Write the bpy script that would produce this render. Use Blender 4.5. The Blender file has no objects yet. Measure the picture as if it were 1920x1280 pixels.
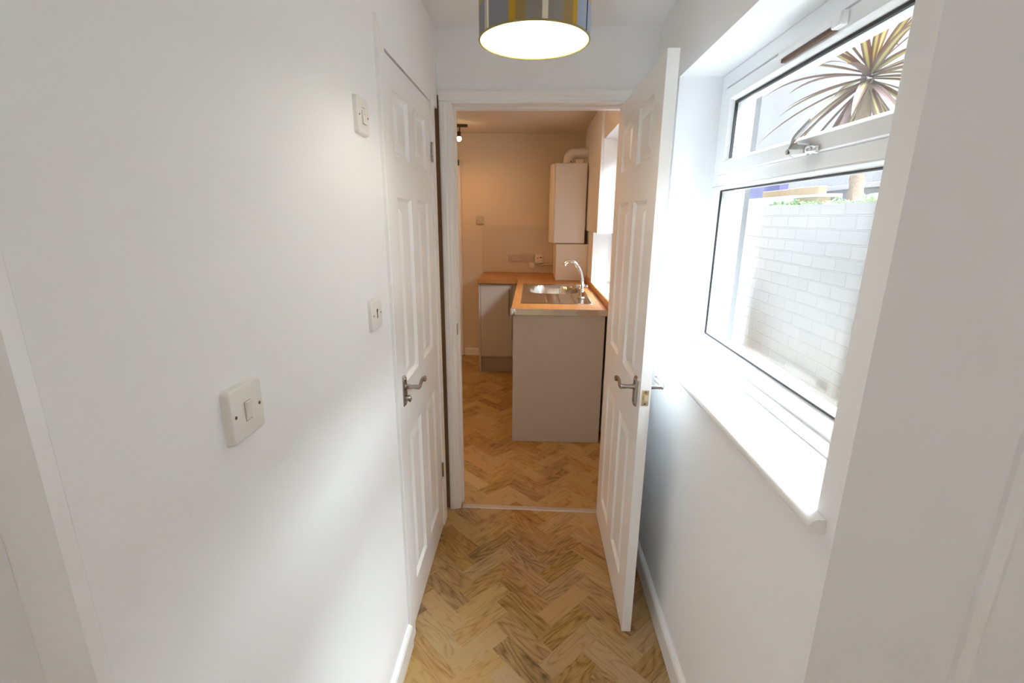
import bpy, bmesh, math, random
from mathutils import Vector, Matrix
random.seed(7)
scene = bpy.context.scene
COL = scene.collection
R = math.radians

# ------------------------------------------------------------ camera, world, light, exposure
F_PX, PITCH, YAW, ROLL = 889.06, 0.255604, 0.041088, 0.0069456
CAM_H = 1.546
cam_data = bpy.data.cameras.new('camera')
cam_data.sensor_fit = 'HORIZONTAL'
cam_data.sensor_width = 36.0
cam_data.lens = F_PX * 36.0 / 1920.0
cam_data.clip_start = 0.02
cam = bpy.data.objects.new('camera', cam_data)
COL.objects.link(cam)
cp, sp, cy, sy = math.cos(PITCH), math.sin(PITCH), math.cos(YAW), math.sin(YAW)
fw = Vector((-sy * cp, cy * cp, -sp))
rt0 = Vector((cy, sy, 0))
up0 = rt0.cross(fw)
c_, s_ = math.cos(ROLL), math.sin(ROLL)
rt = c_ * rt0 + s_ * up0
up = c_ * up0 - s_ * rt0
m3 = Matrix((rt, up, -fw)).transposed()
cam.matrix_world = Matrix.Translation((0, 0, CAM_H)) @ m3.to_4x4()
scene.camera = cam

world = bpy.data.worlds.new('overcast_sky')
scene.world = world
world.use_nodes = True
bgn = world.node_tree.nodes['Background']
bgn.inputs[0].default_value = (0.88, 0.94, 1.0, 1)
bgn.inputs[1].default_value = 0.42

# bright veiled sun behind thin cloud, very soft
sun_d = bpy.data.lights.new('veiled_sun', 'SUN')
sun_d.energy = 29.0
sun_d.angle = R(79)
sun_d.color = (0.88, 0.95, 1.0)
sun = bpy.data.objects.new('veiled_sun', sun_d)
COL.objects.link(sun)
sun.rotation_euler = Vector((0.66, -0.16, 0.80)).to_track_quat('Z', 'Y').to_euler()

scene.view_settings.view_transform = 'Standard'
scene.view_settings.look = 'None'
scene.view_settings.exposure = 1.27
scene.view_settings.gamma = 1.0
scene.view_settings.use_curve_mapping = False
scene.cycles.max_bounces = 14
scene.cycles.diffuse_bounces = 9
scene.cycles.transparent_max_bounces = 16
scene.cycles.sample_clamp_indirect = 8
scene.cycles.use_denoising = True
scene.cycles.caustics_reflective = False
scene.cycles.caustics_refractive = False

# ------------------------------------------------------------ materials
def new_mat(name, color=(0.8, 0.8, 0.8), rough=0.5, metal=0.0, spec=0.5, bump=0.0, bscale=60.0, var=0.0, coat=0.0):
    m = bpy.data.materials.new(name)
    m.use_nodes = True
    nt = m.node_tree
    b = nt.nodes['Principled BSDF']
    b.inputs['Base Color'].default_value = (*color, 1)
    b.inputs['Roughness'].default_value = rough
    b.inputs['Metallic'].default_value = metal
    b.inputs['Specular IOR Level'].default_value = spec
    b.inputs['Coat Weight'].default_value = coat
    if bump or var:
        tc = nt.nodes.new('ShaderNodeTexCoord')
        nz = nt.nodes.new('ShaderNodeTexNoise')
        nz.inputs['Scale'].default_value = bscale
        nz.inputs['Detail'].default_value = 4
        nt.links.new(tc.outputs['Object'], nz.inputs['Vector'])
        if bump:
            bp = nt.nodes.new('ShaderNodeBump')
            bp.inputs['Strength'].default_value = bump
            bp.inputs['Distance'].default_value = 0.01
            nt.links.new(nz.outputs['Fac'], bp.inputs['Height'])
            nt.links.new(bp.outputs['Normal'], b.inputs['Normal'])
        if var:
            mx = nt.nodes.new('ShaderNodeMix')
            mx.data_type = 'RGBA'
            mx.inputs[6].default_value = (*[c * (1 - var) for c in color], 1)
            mx.inputs[7].default_value = (*[min(1, c * (1 + var)) for c in color], 1)
            nt.links.new(nz.outputs['Fac'], mx.inputs[0])
            nt.links.new(mx.outputs[2], b.inputs['Base Color'])
    return m

M = {}
M['wall'] = new_mat('white_wall_paint', (0.855, 0.865, 0.88), 0.75, bump=0.04, bscale=140)
M['ceil'] = new_mat('white_ceiling_paint', (0.855, 0.865, 0.88), 0.85, bump=0.08, bscale=180)
M['gloss'] = new_mat('white_gloss_paint', (0.86, 0.865, 0.87), 0.28, bump=0.015, bscale=70)
M['upvc'] = new_mat('white_plastic_frame', (0.86, 0.87, 0.88), 0.22)
M['plastic'] = new_mat('white_switch_plastic', (0.78, 0.76, 0.73), 0.3)
M['plastic_dark'] = new_mat('brown_screw_head', (0.12, 0.08, 0.06), 0.5)
M['gasket'] = new_mat('black_rubber_gasket', (0.02, 0.02, 0.022), 0.5)
M['satin'] = new_mat('satin_chrome', (0.38, 0.36, 0.34), 0.20, 1.0)
M['chrome'] = new_mat('polished_chrome', (0.80, 0.80, 0.80), 0.08, 1.0)
M['brass'] = new_mat('pale_brass', (0.75, 0.62, 0.42), 0.25, 1.0)
M['steel'] = new_mat('stainless_steel', (0.70, 0.68, 0.64), 0.16, 1.0, bump=0.02, bscale=300)
M['alu'] = new_mat('brushed_aluminium_strip', (0.62, 0.60, 0.58), 0.12, 1.0, bump=0.02, bscale=200)
M['thresh'] = new_mat('grey_threshold_strip', (0.50, 0.46, 0.42), 0.45, 0.4)
M['cabinet'] = new_mat('taupe_grey_cabinet_board', (0.52, 0.50, 0.47), 0.38, var=0.02, bscale=30)
M['cab_dark'] = new_mat('taupe_plinth_board', (0.34, 0.30, 0.27), 0.5)
M['boiler'] = new_mat('white_boiler_enamel', (0.82, 0.80, 0.78), 0.3)
M['boxing'] = new_mat('painted_boxing_board', (0.80, 0.77, 0.70), 0.6)
M['splash'] = new_mat('cream_splashback_panel', (0.66, 0.585, 0.47), 0.3)
M['plastic_old'] = new_mat('aged_socket_plastic', (0.56, 0.50, 0.42), 0.4)
M['red'] = new_mat('red_neon_lens', (0.8, 0.12, 0.05), 0.3)
M['gap_shade'] = new_mat('brown_gap_shade', (0.16, 0.09, 0.04), 0.8, var=0.2)
M['darkmetal'] = new_mat('dark_bronze_metal', (0.10, 0.07, 0.045), 0.4, 0.6)
M['kwall'] = new_mat('magnolia_kitchen_paint', (0.74, 0.66, 0.55), 0.8, bump=0.05, bscale=140)
M['dark'] = new_mat('dark_void_board', (0.10, 0.075, 0.05), 0.9)
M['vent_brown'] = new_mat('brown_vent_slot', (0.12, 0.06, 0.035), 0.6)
M['lining'] = new_mat('white_shade_lining', (0.58, 0.56, 0.44), 0.8)
M['trimgold'] = new_mat('pale_mustard_rim', (0.30, 0.24, 0.08), 0.9)
M['render'] = new_mat('white_rough_render', (0.84, 0.85, 0.88), 0.9, bump=0.9, bscale=28, var=0.05)
M['extwhite'] = new_mat('white_masonry_paint', (0.84, 0.84, 0.85), 0.8, bump=0.3, bscale=40)
M['exterior'] = new_mat('dark_bounce_cut_skin', (0.07, 0.07, 0.075), 0.9, bump=0.3, bscale=30, var=0.2)  # added unseen skin, kept dark so less sun bounces onto the garden wall
M['concrete'] = new_mat('grey_concrete', (0.06, 0.062, 0.066), 0.9, bump=0.3, bscale=30, var=0.12)
M['soil'] = new_mat('bounce_pale_garden_soil', (0.36, 0.34, 0.31), 0.95, bump=0.8, bscale=40, var=0.3)  # soil lightened to bounce sun onto the neighbour wall
M['trunk'] = new_mat('pale_brown_palm_bark', (0.42, 0.33, 0.25), 0.9, bump=0.8, bscale=50, var=0.25)
M['green'] = new_mat('light_green_leaf', (0.28, 0.48, 0.20), 0.6, var=0.3, bscale=20)
M['timber'] = new_mat('weathered_tan_timber', (0.50, 0.37, 0.24), 0.8, var=0.2, bscale=20)
M['purple'] = new_mat('violet_painted_panel', (0.20, 0.20, 0.50), 0.7)
M['slate'] = new_mat('grey_slate_panel', (0.36, 0.38, 0.40), 0.8, var=0.1, bscale=12)
M['stone'] = new_mat('pale_smooth_stone', (0.72, 0.70, 0.66), 0.8, bump=0.2, bscale=20, var=0.08)

def glass_mat():
    m = bpy.data.materials.new('clear_window_glass')
    m.use_nodes = True
    nt = m.node_tree
    for n in list(nt.nodes):
        nt.nodes.remove(n)
    out = nt.nodes.new('ShaderNodeOutputMaterial')
    tr = nt.nodes.new('ShaderNodeBsdfTransparent')
    tr.inputs[0].default_value = (0.97, 0.985, 0.98, 1)
    gl = nt.nodes.new('ShaderNodeBsdfGlossy')
    gl.inputs['Roughness'].default_value = 0.0
    lw = nt.nodes.new('ShaderNodeLayerWeight')
    lw.inputs['Blend'].default_value = 0.5
    pw = nt.nodes.new('ShaderNodeMath'); pw.operation = 'POWER'; pw.inputs[1].default_value = 4.5
    ma = nt.nodes.new('ShaderNodeMath'); ma.operation = 'MULTIPLY_ADD'
    ma.inputs[1].default_value = 0.8; ma.inputs[2].default_value = 0.04
    mx = nt.nodes.new('ShaderNodeMixShader')
    nt.links.new(lw.outputs['Facing'], pw.inputs[0])
    nt.links.new(pw.outputs[0], ma.inputs[0])
    nt.links.new(ma.outputs[0], mx.inputs[0])
    nt.links.new(tr.outputs[0], mx.inputs[1])
    nt.links.new(gl.outputs[0], mx.inputs[2])
    nt.links.new(mx.outputs[0], out.inputs[0])
    return m
M['glass'] = glass_mat()

def emit_mat(name, col, strength):
    m = bpy.data.materials.new(name)
    m.use_nodes = True
    b = m.node_tree.nodes['Principled BSDF']
    b.inputs['Emission Color'].default_value = (*col, 1)
    b.inputs['Emission Strength'].default_value = strength
    return m
M['bulb'] = emit_mat('lit_warm_bulb', (1, 0.82, 0.55), 6)
M['spotbulb'] = emit_mat('lit_spot_bulb', (1, 0.68, 0.36), 22)

def floor_mat():
    m = bpy.data.materials.new('oak_herringbone_vinyl')
    m.use_nodes = True
    nt = m.node_tree; N = nt.nodes; L = nt.links
    b = N['Principled BSDF']
    uv = N.new('ShaderNodeUVMap'); uv.uv_map = 'block'
    at = N.new('ShaderNodeAttribute'); at.attribute_name = 'rnd'
    sep = N.new('ShaderNodeSeparateColor'); L.new(at.outputs['Color'], sep.inputs[0])
    # grain lines stretched along the block
    mp = N.new('ShaderNodeMapping'); mp.inputs['Scale'].default_value = (5, 70, 1)
    L.new(uv.outputs[0], mp.inputs[0])
    n1 = N.new('ShaderNodeTexNoise'); n1.inputs['Scale'].default_value = 2.2; n1.inputs['Detail'].default_value = 7
    n1.inputs['Roughness'].default_value = 0.6; n1.inputs['Distortion'].default_value = 0.6
    L.new(mp.outputs[0], n1.inputs['Vector'])
    # cathedral figure
    mp2 = N.new('ShaderNodeMapping'); mp2.inputs['Scale'].default_value = (2.6, 12, 1)
    L.new(uv.outputs[0], mp2.inputs[0])
    n2 = N.new('ShaderNodeTexNoise'); n2.inputs['Scale'].default_value = 1.0; n2.inputs['Detail'].default_value = 1.5
    L.new(mp2.outputs[0], n2.inputs['Vector'])
    mu = N.new('ShaderNodeMath'); mu.operation = 'MULTIPLY'; mu.inputs[1].default_value = 75
    L.new(n2.outputs['Fac'], mu.inputs[0])
    sn = N.new('ShaderNodeMath'); sn.operation = 'SINE'; L.new(mu.outputs[0], sn.inputs[0])
    mr = N.new('ShaderNodeMapRange'); mr.inputs[1].default_value = -1; mr.inputs[2].default_value = 1
    L.new(sn.outputs[0], mr.inputs[0])
    # broad tone within a block
    n3 = N.new('ShaderNodeTexNoise'); n3.inputs['Scale'].default_value = 1.0; n3.inputs['Detail'].default_value = 2
    mp3 = N.new('ShaderNodeMapping'); mp3.inputs['Scale'].default_value = (7, 22, 1)
    L.new(uv.outputs[0], mp3.inputs[0]); L.new(mp3.outputs[0], n3.inputs['Vector'])
    def madd(a, k, c):
        q = N.new('ShaderNodeMath'); q.operation = 'MULTIPLY_ADD'
        L.new(a, q.inputs[0]); q.inputs[1].default_value = k
        if isinstance(c, float): q.inputs[2].default_value = c
        else: L.new(c, q.inputs[2])
        return q.outputs[0]
    t = madd(sep.outputs[0], 0.44, -0.39)
    t = madd(n1.outputs['Fac'], 0.85, t)
    mpf = N.new('ShaderNodeMapping'); mpf.inputs['Scale'].default_value = (18, 420, 1); L.new(uv.outputs[0], mpf.inputs[0])
    nf = N.new('ShaderNodeTexNoise'); nf.inputs['Scale'].default_value = 1.0; nf.inputs['Detail'].default_value = 3; L.new(mpf.outputs[0], nf.inputs['Vector'])
    t = madd(nf.outputs['Fac'], 0.28, t)
    pwn = N.new('ShaderNodeMath'); pwn.operation = 'POWER'; pwn.inputs[1].default_value = 0.45; L.new(mr.outputs[0], pwn.inputs[0])
    t = madd(pwn.outputs[0], 0.25, t)
    t = madd(n3.outputs['Fac'], 0.35, t)
    cr = N.new('ShaderNodeValToRGB')
    e = cr.color_ramp.elements
    e[0].position = 0.22; e[0].color = (0.12, 0.058, 0.018, 1)
    e[1].position = 0.88; e[1].color = (0.62, 0.43, 0.20, 1)
    a = e.new(0.42); a.color = (0.31, 0.172, 0.060, 1)
    a = e.new(0.62); a.color = (0.48, 0.30, 0.12, 1)
    L.new(t, cr.inputs[0])
    hs = N.new('ShaderNodeHueSaturation'); hs.inputs['Value'].default_value = 0.74
    hv = madd(sep.outputs[1], 0.014, 0.489); L.new(hv, hs.inputs['Hue'])
    sv = madd(sep.outputs[2], 0.20, 0.94); L.new(sv, hs.inputs['Saturation'])
    L.new(cr.outputs[0], hs.inputs['Color'])
    L.new(hs.outputs[0], b.inputs['Base Color'])
    b.inputs['Roughness'].default_value = 0.42
    bp = N.new('ShaderNodeBump'); bp.inputs['Strength'].default_value = 0.08; bp.inputs['Distance'].default_value = 0.003
    L.new(n1.outputs['Fac'], bp.inputs['Height']); L.new(bp.outputs[0], b.inputs['Normal'])
    return m
M['floor'] = floor_mat()

def worktop_mat():
    m = bpy.data.materials.new('golden_beech_worktop')
    m.use_nodes = True
    nt = m.node_tree; N = nt.nodes; L = nt.links
    b = N['Principled BSDF']
    tc = N.new('ShaderNodeTexCoord')
    mp = N.new('ShaderNodeMapping'); mp.inputs['Scale'].default_value = (60, 5, 60)
    n = N.new('ShaderNodeTexNoise'); n.inputs['Scale'].default_value = 1.5; n.inputs['Detail'].default_value = 5
    L.new(tc.outputs['Object'], mp.inputs[0]); L.new(mp.outputs[0], n.inputs['Vector'])
    cr = N.new('ShaderNodeValToRGB')
    cr.color_ramp.elements[0].position = 0.3; cr.color_ramp.elements[0].color = (0.36, 0.150, 0.040, 1)
    cr.color_ramp.elements[1].position = 0.7; cr.color_ramp.elements[1].color = (0.50, 0.235, 0.075, 1)
    L.new(n.outputs['Fac'], cr.inputs[0]); L.new(cr.outputs[0], b.inputs['Base Color'])
    b.inputs['Roughness'].default_value = 0.35
    return m
M['worktop'] = worktop_mat()

def tartan_mat():
    """woven check: vertical stripes by angle round the shade, bands by height"""
    m = bpy.data.materials.new('grey_mustard_tartan_tweed')
    m.use_nodes = True
    nt = m.node_tree; N = nt.nodes; L = nt.links
    b = N['Principled BSDF']; b.inputs['Roughness'].default_value = 0.95; b.inputs['Specular IOR Level'].default_value = 0.1
    tc = N.new('ShaderNodeTexCoord'); sx = N.new('ShaderNodeSeparateXYZ'); L.new(tc.outputs['Object'], sx.inputs[0])
    ng = N.new('ShaderNodeMath'); ng.operation = 'MULTIPLY'; ng.inputs[1].default_value = -1; L.new(sx.outputs[1], ng.inputs[0])
    an = N.new('ShaderNodeMath'); an.operation = 'ARCTAN2'; L.new(sx.outputs[0], an.inputs[0]); L.new(ng.outputs[0], an.inputs[1])
    nm = N.new('ShaderNodeMath'); nm.operation = 'MULTIPLY_ADD'; nm.inputs[1].default_value = 1 / (2 * math.pi); nm.inputs[2].default_value = 0.5
    L.new(an.outputs[0], nm.inputs[0])
    cr = N.new('ShaderNodeValToRGB'); cr.color_ramp.interpolation = 'CONSTANT'
    G1 = (0.20, 0.20, 0.215); G2 = (0.235, 0.21, 0.185); BL = (0.27, 0.29, 0.36); MU = (0.42, 0.25, 0.035)
    MG = (0.28, 0.19, 0.08); CRM = (0.62, 0.56, 0.46); BK = (0.02, 0.02, 0.03)
    deg = [(-180, G1), (-150, MU), (-140, G2), (-118, CRM), (-112, BL), (-86, MU), (-80, G1), (-59, CRM), (-57, G1), (-55, CRM),
           (-52, G1), (-26, MU), (-19.5, MG), (-9, G2), (6.3, CRM), (12.6, G2), (28, MG), (38, MU), (44, BL), (61.5, BK), (64, BL),
           (82, MU), (92, G1), (120, CRM), (126, G2), (150, MG), (160, MU), (168, BL)]
    el = cr.color_ramp.elements
    while len(el) > 1: el.remove(el[-1])
    for i, (d, c) in enumerate(deg):
        p = (d + 180) / 360
        if i == 0: el[0].position = p; el[0].color = (*c, 1)
        else:
            q = el.new(p); q.color = (*c, 1)
    L.new(nm.outputs[0], cr.inputs[0])
    # horizontal mustard bands
    hz = N.new('ShaderNodeValToRGB'); hz.color_ramp.interpolation = 'CONSTANT'
    he = hz.color_ramp.elements
    he[0].position = 0; he[0].color = (0, 0, 0, 1); he[1].position = 0.33; he[1].color = (0.75, 0.75, 0.75, 1)
    q = he.new(0.47); q.color = (0, 0, 0, 1)
    hm = N.new('ShaderNodeMath'); hm.operation = 'MULTIPLY'; hm.inputs[1].default_value = 1 / 0.18; L.new(sx.outputs[2], hm.inputs[0])
    L.new(hm.outputs[0], hz.inputs[0])
    mx = N.new('ShaderNodeMix'); mx.data_type = 'RGBA'; L.new(hz.outputs[0], mx.inputs[0]); L.new(cr.outputs[0], mx.inputs[6])
    mx.inputs[7].default_value = (*MU, 1)
    # twill and yarn flecks
    cb = N.new('ShaderNodeCombineXYZ'); L.new(an.outputs[0], cb.inputs[0])
    zz = N.new('ShaderNodeMath'); zz.operation = 'MULTIPLY'; zz.inputs[1].default_value = 8; L.new(sx.outputs[2], zz.inputs[0]); L.new(zz.outputs[0], cb.inputs[1])
    wv = N.new('ShaderNodeTexWave'); wv.bands_direction = 'DIAGONAL'; wv.inputs['Scale'].default_value = 22; L.new(cb.outputs[0], wv.inputs['Vector'])
    nz = N.new('ShaderNodeTexNoise'); nz.inputs['Scale'].default_value = 160; L.new(cb.outputs[0], nz.inputs['Vector'])
    ad = N.new('ShaderNodeMath'); ad.operation = 'MULTIPLY_ADD'; ad.inputs[1].default_value = 0.5; ad.inputs[2].default_value = 0.25
    L.new(wv.outputs['Fac'], ad.inputs[0])
    ad2 = N.new('ShaderNodeMath'); ad2.operation = 'MULTIPLY_ADD'; ad2.inputs[1].default_value = 1.3; L.new(nz.outputs['Fac'], ad2.inputs[0]); L.new(ad.outputs[0], ad2.inputs[2])
    ml = N.new('ShaderNodeVectorMath'); ml.operation = 'SCALE'; L.new(mx.outputs[2], ml.inputs[0]); L.new(ad2.outputs[0], ml.inputs['Scale'])
    L.new(ml.outputs[0], b.inputs['Base Color'])
    return m
M['tartan'] = tartan_mat()

def leaf_mat():
    m = bpy.data.materials.new('variegated_strap_leaf')
    m.use_nodes = True
    nt = m.node_tree; N = nt.nodes; L = nt.links
    b = N['Principled BSDF']; b.inputs['Roughness'].default_value = 0.45
    uv = N.new('ShaderNodeUVMap'); uv.uv_map = 'leaf'
    sx = N.new('ShaderNodeSeparateXYZ'); L.new(uv.outputs[0], sx.inputs[0])
    cr = N.new('ShaderNodeValToRGB')
    e = cr.color_ramp.elements
    e[0].position = 0.0; e[0].color = (0.16, 0.075, 0.07, 1); e[1].position = 1.0; e[1].color = (0.16, 0.075, 0.07, 1)
    for p, c in ((0.30, (0.20, 0.10, 0.08)), (0.38, (0.48, 0.46, 0.16)), (0.66, (0.52, 0.50, 0.20)), (0.76, (0.22, 0.17, 0.12))):
        q = e.new(p); q.color = (*c, 1)
    L.new(sx.outputs[0], cr.inputs[0])
    at = N.new('ShaderNodeAttribute'); at.attribute_name = 'tint'
    mx = N.new('ShaderNodeMix'); mx.data_type = 'RGBA'; L.new(at.outputs['Fac'], mx.inputs[0])
    L.new(cr.outputs[0], mx.inputs[6]); mx.inputs[7].default_value = (0.19, 0.12, 0.11, 1)
    L.new(mx.outputs[2], b.inputs['Base Color'])
    return m
M['leaf'] = leaf_mat()

def brick_mat():
    m = bpy.data.materials.new('white_painted_brick')
    m.use_nodes = True
    nt = m.node_tree; N = nt.nodes; L = nt.links
    b = N['Principled BSDF']; b.inputs['Roughness'].default_value = 0.7
    tc = N.new('ShaderNodeTexCoord'); sx = N.new('ShaderNodeSeparateXYZ'); cb = N.new('ShaderNodeCombineXYZ')
    L.new(tc.outputs['Object'], sx.inputs[0]); L.new(sx.outputs[1], cb.inputs[0]); L.new(sx.outputs[2], cb.inputs[1])
    nz = N.new('ShaderNodeTexNoise'); nz.inputs['Scale'].default_value = 6; nz.inputs['Detail'].default_value = 3
    L.new(cb.outputs[0], nz.inputs['Vector'])
    mv = N.new('ShaderNodeVectorMath'); mv.operation = 'MULTIPLY_ADD'
    mv.inputs[1].default_value = (0.012, 0.012, 0); L.new(nz.outputs['Color'], mv.inputs[0]); L.new(cb.outputs[0], mv.inputs[2])
    br = N.new('ShaderNodeTexBrick')
    br.inputs['Scale'].default_value = 1; br.inputs['Brick Width'].default_value = 0.225; br.inputs['Row Height'].default_value = 0.075
    br.inputs['Mortar Size'].default_value = 0.006; br.inputs['Mortar Smooth'].default_value = 0.5; br.inputs['Bias'].default_value = 0
    br.inputs['Color1'].default_value = (0.80, 0.80, 0.80, 1); br.inputs['Color2'].default_value = (0.74, 0.75, 0.76, 1)
    br.inputs['Mortar'].default_value = (0.76, 0.76, 0.76, 1)
    L.new(mv.outputs[0], br.inputs['Vector'])
    L.new(br.outputs['Color'], b.inputs['Base Color'])
    n2 = N.new('ShaderNodeTexNoise'); n2.inputs['Scale'].default_value = 35; n2.inputs['Detail'].default_value = 4; L.new(cb.outputs[0], n2.inputs['Vector'])
    sb = N.new('ShaderNodeMath'); sb.operation = 'MULTIPLY_ADD'; sb.inputs[1].default_value = -1.0
    L.new(br.outputs['Fac'], sb.inputs[0])
    s2 = N.new('ShaderNodeMath'); s2.operation = 'MULTIPLY'; s2.inputs[1].default_value = 0.5; L.new(n2.outputs['Fac'], s2.inputs[0])
    L.new(s2.outputs[0], sb.inputs[2])
    bp = N.new('ShaderNodeBump'); bp.inputs['Strength'].default_value = 1.0; bp.inputs['Distance'].default_value = 0.004
    L.new(sb.outputs[0], bp.inputs['Height']); L.new(bp.outputs[0], b.inputs['Normal'])
    return m
M['brick'] = brick_mat()

# ------------------------------------------------------------ mesh helpers
ROOT = {}
def thing(name, label, cat, loc=(0, 0, 0), group=None, kind=None):
    o = bpy.data.objects.new(name, None)
    o.empty_display_size = 0.05
    COL.objects.link(o)
    o.location = loc
    tag(o, label, cat, group, kind)
    return o

def tag(o, label=None, cat=None, group=None, kind=None):
    if label: o['label'] = label
    if cat: o['category'] = cat
    if group: o['group'] = group
    if kind: o['kind'] = kind
    return o

def root_loc(p):
    v = Vector((0, 0, 0))
    while p is not None:
        v += Vector(p.location); p = p.parent
    return v

def obj(name, bm, mat, parent=None, smooth=False, loc=None, label=None, recalc=True):
    if recalc:
        bmesh.ops.recalc_face_normals(bm, faces=bm.faces[:])
    base = root_loc(parent) if parent is not None else Vector(loc or (0, 0, 0))
    if base.length > 0:
        bmesh.ops.translate(bm, verts=bm.verts[:], vec=-base)
    me = bpy.data.meshes.new(name)
    bm.to_mesh(me); bm.free()
    for m in (mat if isinstance(mat, (list, tuple)) else [mat]):
        me.materials.append(m)
    if smooth:
        for p in me.polygons: p.use_smooth = True
        try: me.set_sharp_from_angle(angle=R(38))
        except Exception: pass
    o = bpy.data.objects.new(name, me)
    COL.objects.link(o)
    if parent is not None: o.parent = parent
    else: o.location = base
    if label: o['label'] = label
    return o

def B():
    return bmesh.new()

def box(bm, x0, x1, y0, y1, z0, z1, bev=0.0, seg=2):
    vs = [bm.verts.new((x, y, z)) for x in (x0, x1) for y in (y0, y1) for z in (z0, z1)]
    idx = [(0, 1, 3, 2), (4, 6, 7, 5), (0, 4, 5, 1), (2, 3, 7, 6), (0, 2, 6, 4), (1, 5, 7, 3)]
    fs = [bm.faces.new([vs[i] for i in f]) for f in idx]
    if bev > 0:
        es = list({e for f in fs for e in f.edges})
        bmesh.ops.bevel(bm, geom=es, offset=bev, segments=seg, profile=0.5, affect='EDGES')
    return bm

def prism(bm, prof, fn, a, b):
    """extrude 2-D profile (p,q) from a to b; fn(p,q,t) -> xyz"""
    r0 = [bm.verts.new(fn(p, q, a)) for p, q in prof]
    r1 = [bm.verts.new(fn(p, q, b)) for p, q in prof]
    n = len(prof)
    for i in range(n):
        bm.faces.new((r0[i], r0[(i + 1) % n], r1[(i + 1) % n], r1[i]))
    bm.faces.new(r0[::-1]); bm.faces.new(r1)
    return bm

def tube(bm, pts, rad, seg=14, flat=1.0, flatdir=None, caps=True):
    pts = [Vector(p) for p in pts]
    n = len(pts)
    if not isinstance(rad, (list, tuple)): rad = [rad] * n
    rings = []
    prev = None
    for i, p in enumerate(pts):
        t = (pts[min(i + 1, n - 1)] - pts[max(i - 1, 0)]).normalized()
        if prev is None:
            ref = Vector(flatdir) if flatdir else (Vector((0, 0, 1)) if abs(t.z) < 0.9 else Vector((1, 0, 0)))
        else: ref = prev
        a = (ref - t * ref.dot(t)).normalized()
        prev = a
        c = t.cross(a)
        rings.append([bm.verts.new(p + a * (math.cos(2 * math.pi * k / seg) * rad[i] * flat) + c * (math.sin(2 * math.pi * k / seg) * rad[i])) for k in range(seg)])
    for i in range(n - 1):
        for k in range(seg):
            bm.faces.new((rings[i][k], rings[i][(k + 1) % seg], rings[i + 1][(k + 1) % seg], rings[i + 1][k]))
    if caps:
        bm.faces.new(rings[0][::-1]); bm.faces.new(rings[-1])
    return bm

def smooth_path(ctrl, n=8):
    """Catmull-Rom through the control points"""
    P = [Vector(c) for c in ctrl]
    P = [P[0] * 2 - P[1]] + P + [P[-1] * 2 - P[-2]]
    out = []
    for i in range(1, len(P) - 2):
        for k in range(n):
            t = k / n
            a, b, c, d = P[i - 1], P[i], P[i + 1], P[i + 2]
            out.append(0.5 * ((2 * b) + (c - a) * t + (2 * a - 5 * b + 4 * c - d) * t * t + (3 * b - a - 3 * c + d) * t ** 3))
    out.append(P[-2])
    return out

def rrect(w, h, r, n=6):
    pts = []
    for cx, cy, a0 in ((w / 2 - r, h / 2 - r, 0), (-w / 2 + r, h / 2 - r, 90), (-w / 2 + r, -h / 2 + r, 180), (w / 2 - r, -h / 2 + r, 270)):
        for k in range(n + 1):
            a = R(a0 + 90 * k / n)
            pts.append((cx + r * math.cos(a), cy + r * math.sin(a)))
    return pts

def plate(bm, fn, w, h, t, r=0.006, bev=0.004, dome=0.0):
    """rounded plate; fn(a,b,c)->xyz, c outwards"""
    rings = []
    steps = [(0.0, 0.0), (t - bev, 0.0015)]
    for k in range(1, 4):
        a = R(30 * k)
        steps.append((t - bev + bev * math.sin(a), 0.0015 + bev * (1 - math.cos(a))))
    for c, ins in steps:
        rings.append([bm.verts.new(fn(p * (w - 2 * ins) / w, q * (h - 2 * ins) / h, c)) for p, q in rrect(w, h, r)])
    n = len(rings[0])
    for i in range(len(rings) - 1):
        for k in range(n):
            bm.faces.new((rings[i][k], rings[i][(k + 1) % n], rings[i + 1][(k + 1) % n], rings[i + 1][k]))
    bm.faces.new(rings[0][::-1]); bm.faces.new(rings[-1])
    return bm

def disc(bm, fn, a0, b0, c0, c1, r, seg=16, r1=None):
    r1 = r if r1 is None else r1
    A = [bm.verts.new(fn(a0 + r * math.cos(2 * math.pi * k / seg), b0 + r * math.sin(2 * math.pi * k / seg), c0)) for k in range(seg)]
    C = [bm.verts.new(fn(a0 + r1 * math.cos(2 * math.pi * k / seg), b0 + r1 * math.sin(2 * math.pi * k / seg), c1)) for k in range(seg)]
    for k in range(seg):
        bm.faces.new((A[k], A[(k + 1) % seg], C[(k + 1) % seg], C[k]))
    bm.faces.new(A[::-1]); bm.faces.new(C)
    return bm

def lathe(bm, prof, center, axis='Z', seg=24):
    cx, cy, cz = center
    rings = []
    for r, h in prof:
        ring = []
        for k in range(seg):
            a = 2 * math.pi * k / seg
            if axis == 'Z': v = (cx + r * math.cos(a), cy + r * math.sin(a), cz + h)
            elif axis == 'X': v = (cx + h, cy + r * math.cos(a), cz + r * math.sin(a))
            else: v = (cx + r * math.cos(a), cy + h, cz + r * math.sin(a))
            ring.append(bm.verts.new(v))
        rings.append(ring)
    for i in range(len(rings) - 1):
        for k in range(seg):
            bm.faces.new((rings[i][k], rings[i][(k + 1) % seg], rings[i + 1][(k + 1) % seg], rings[i + 1][k]))
    if prof[0][0] > 1e-5: bm.faces.new(rings[0][::-1])
    if prof[-1][0] > 1e-5: bm.faces.new(rings[-1])
    bmesh.ops.remove_doubles(bm, verts=bm.verts[:], dist=1e-6)
    return bm

def struct(name, bm, mat, label, cat, parent=None, smooth=False):
    o = obj(name, bm, mat, parent, smooth)
    if parent is None:
        tag(o, label, cat, None, 'structure')
    return o

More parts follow.
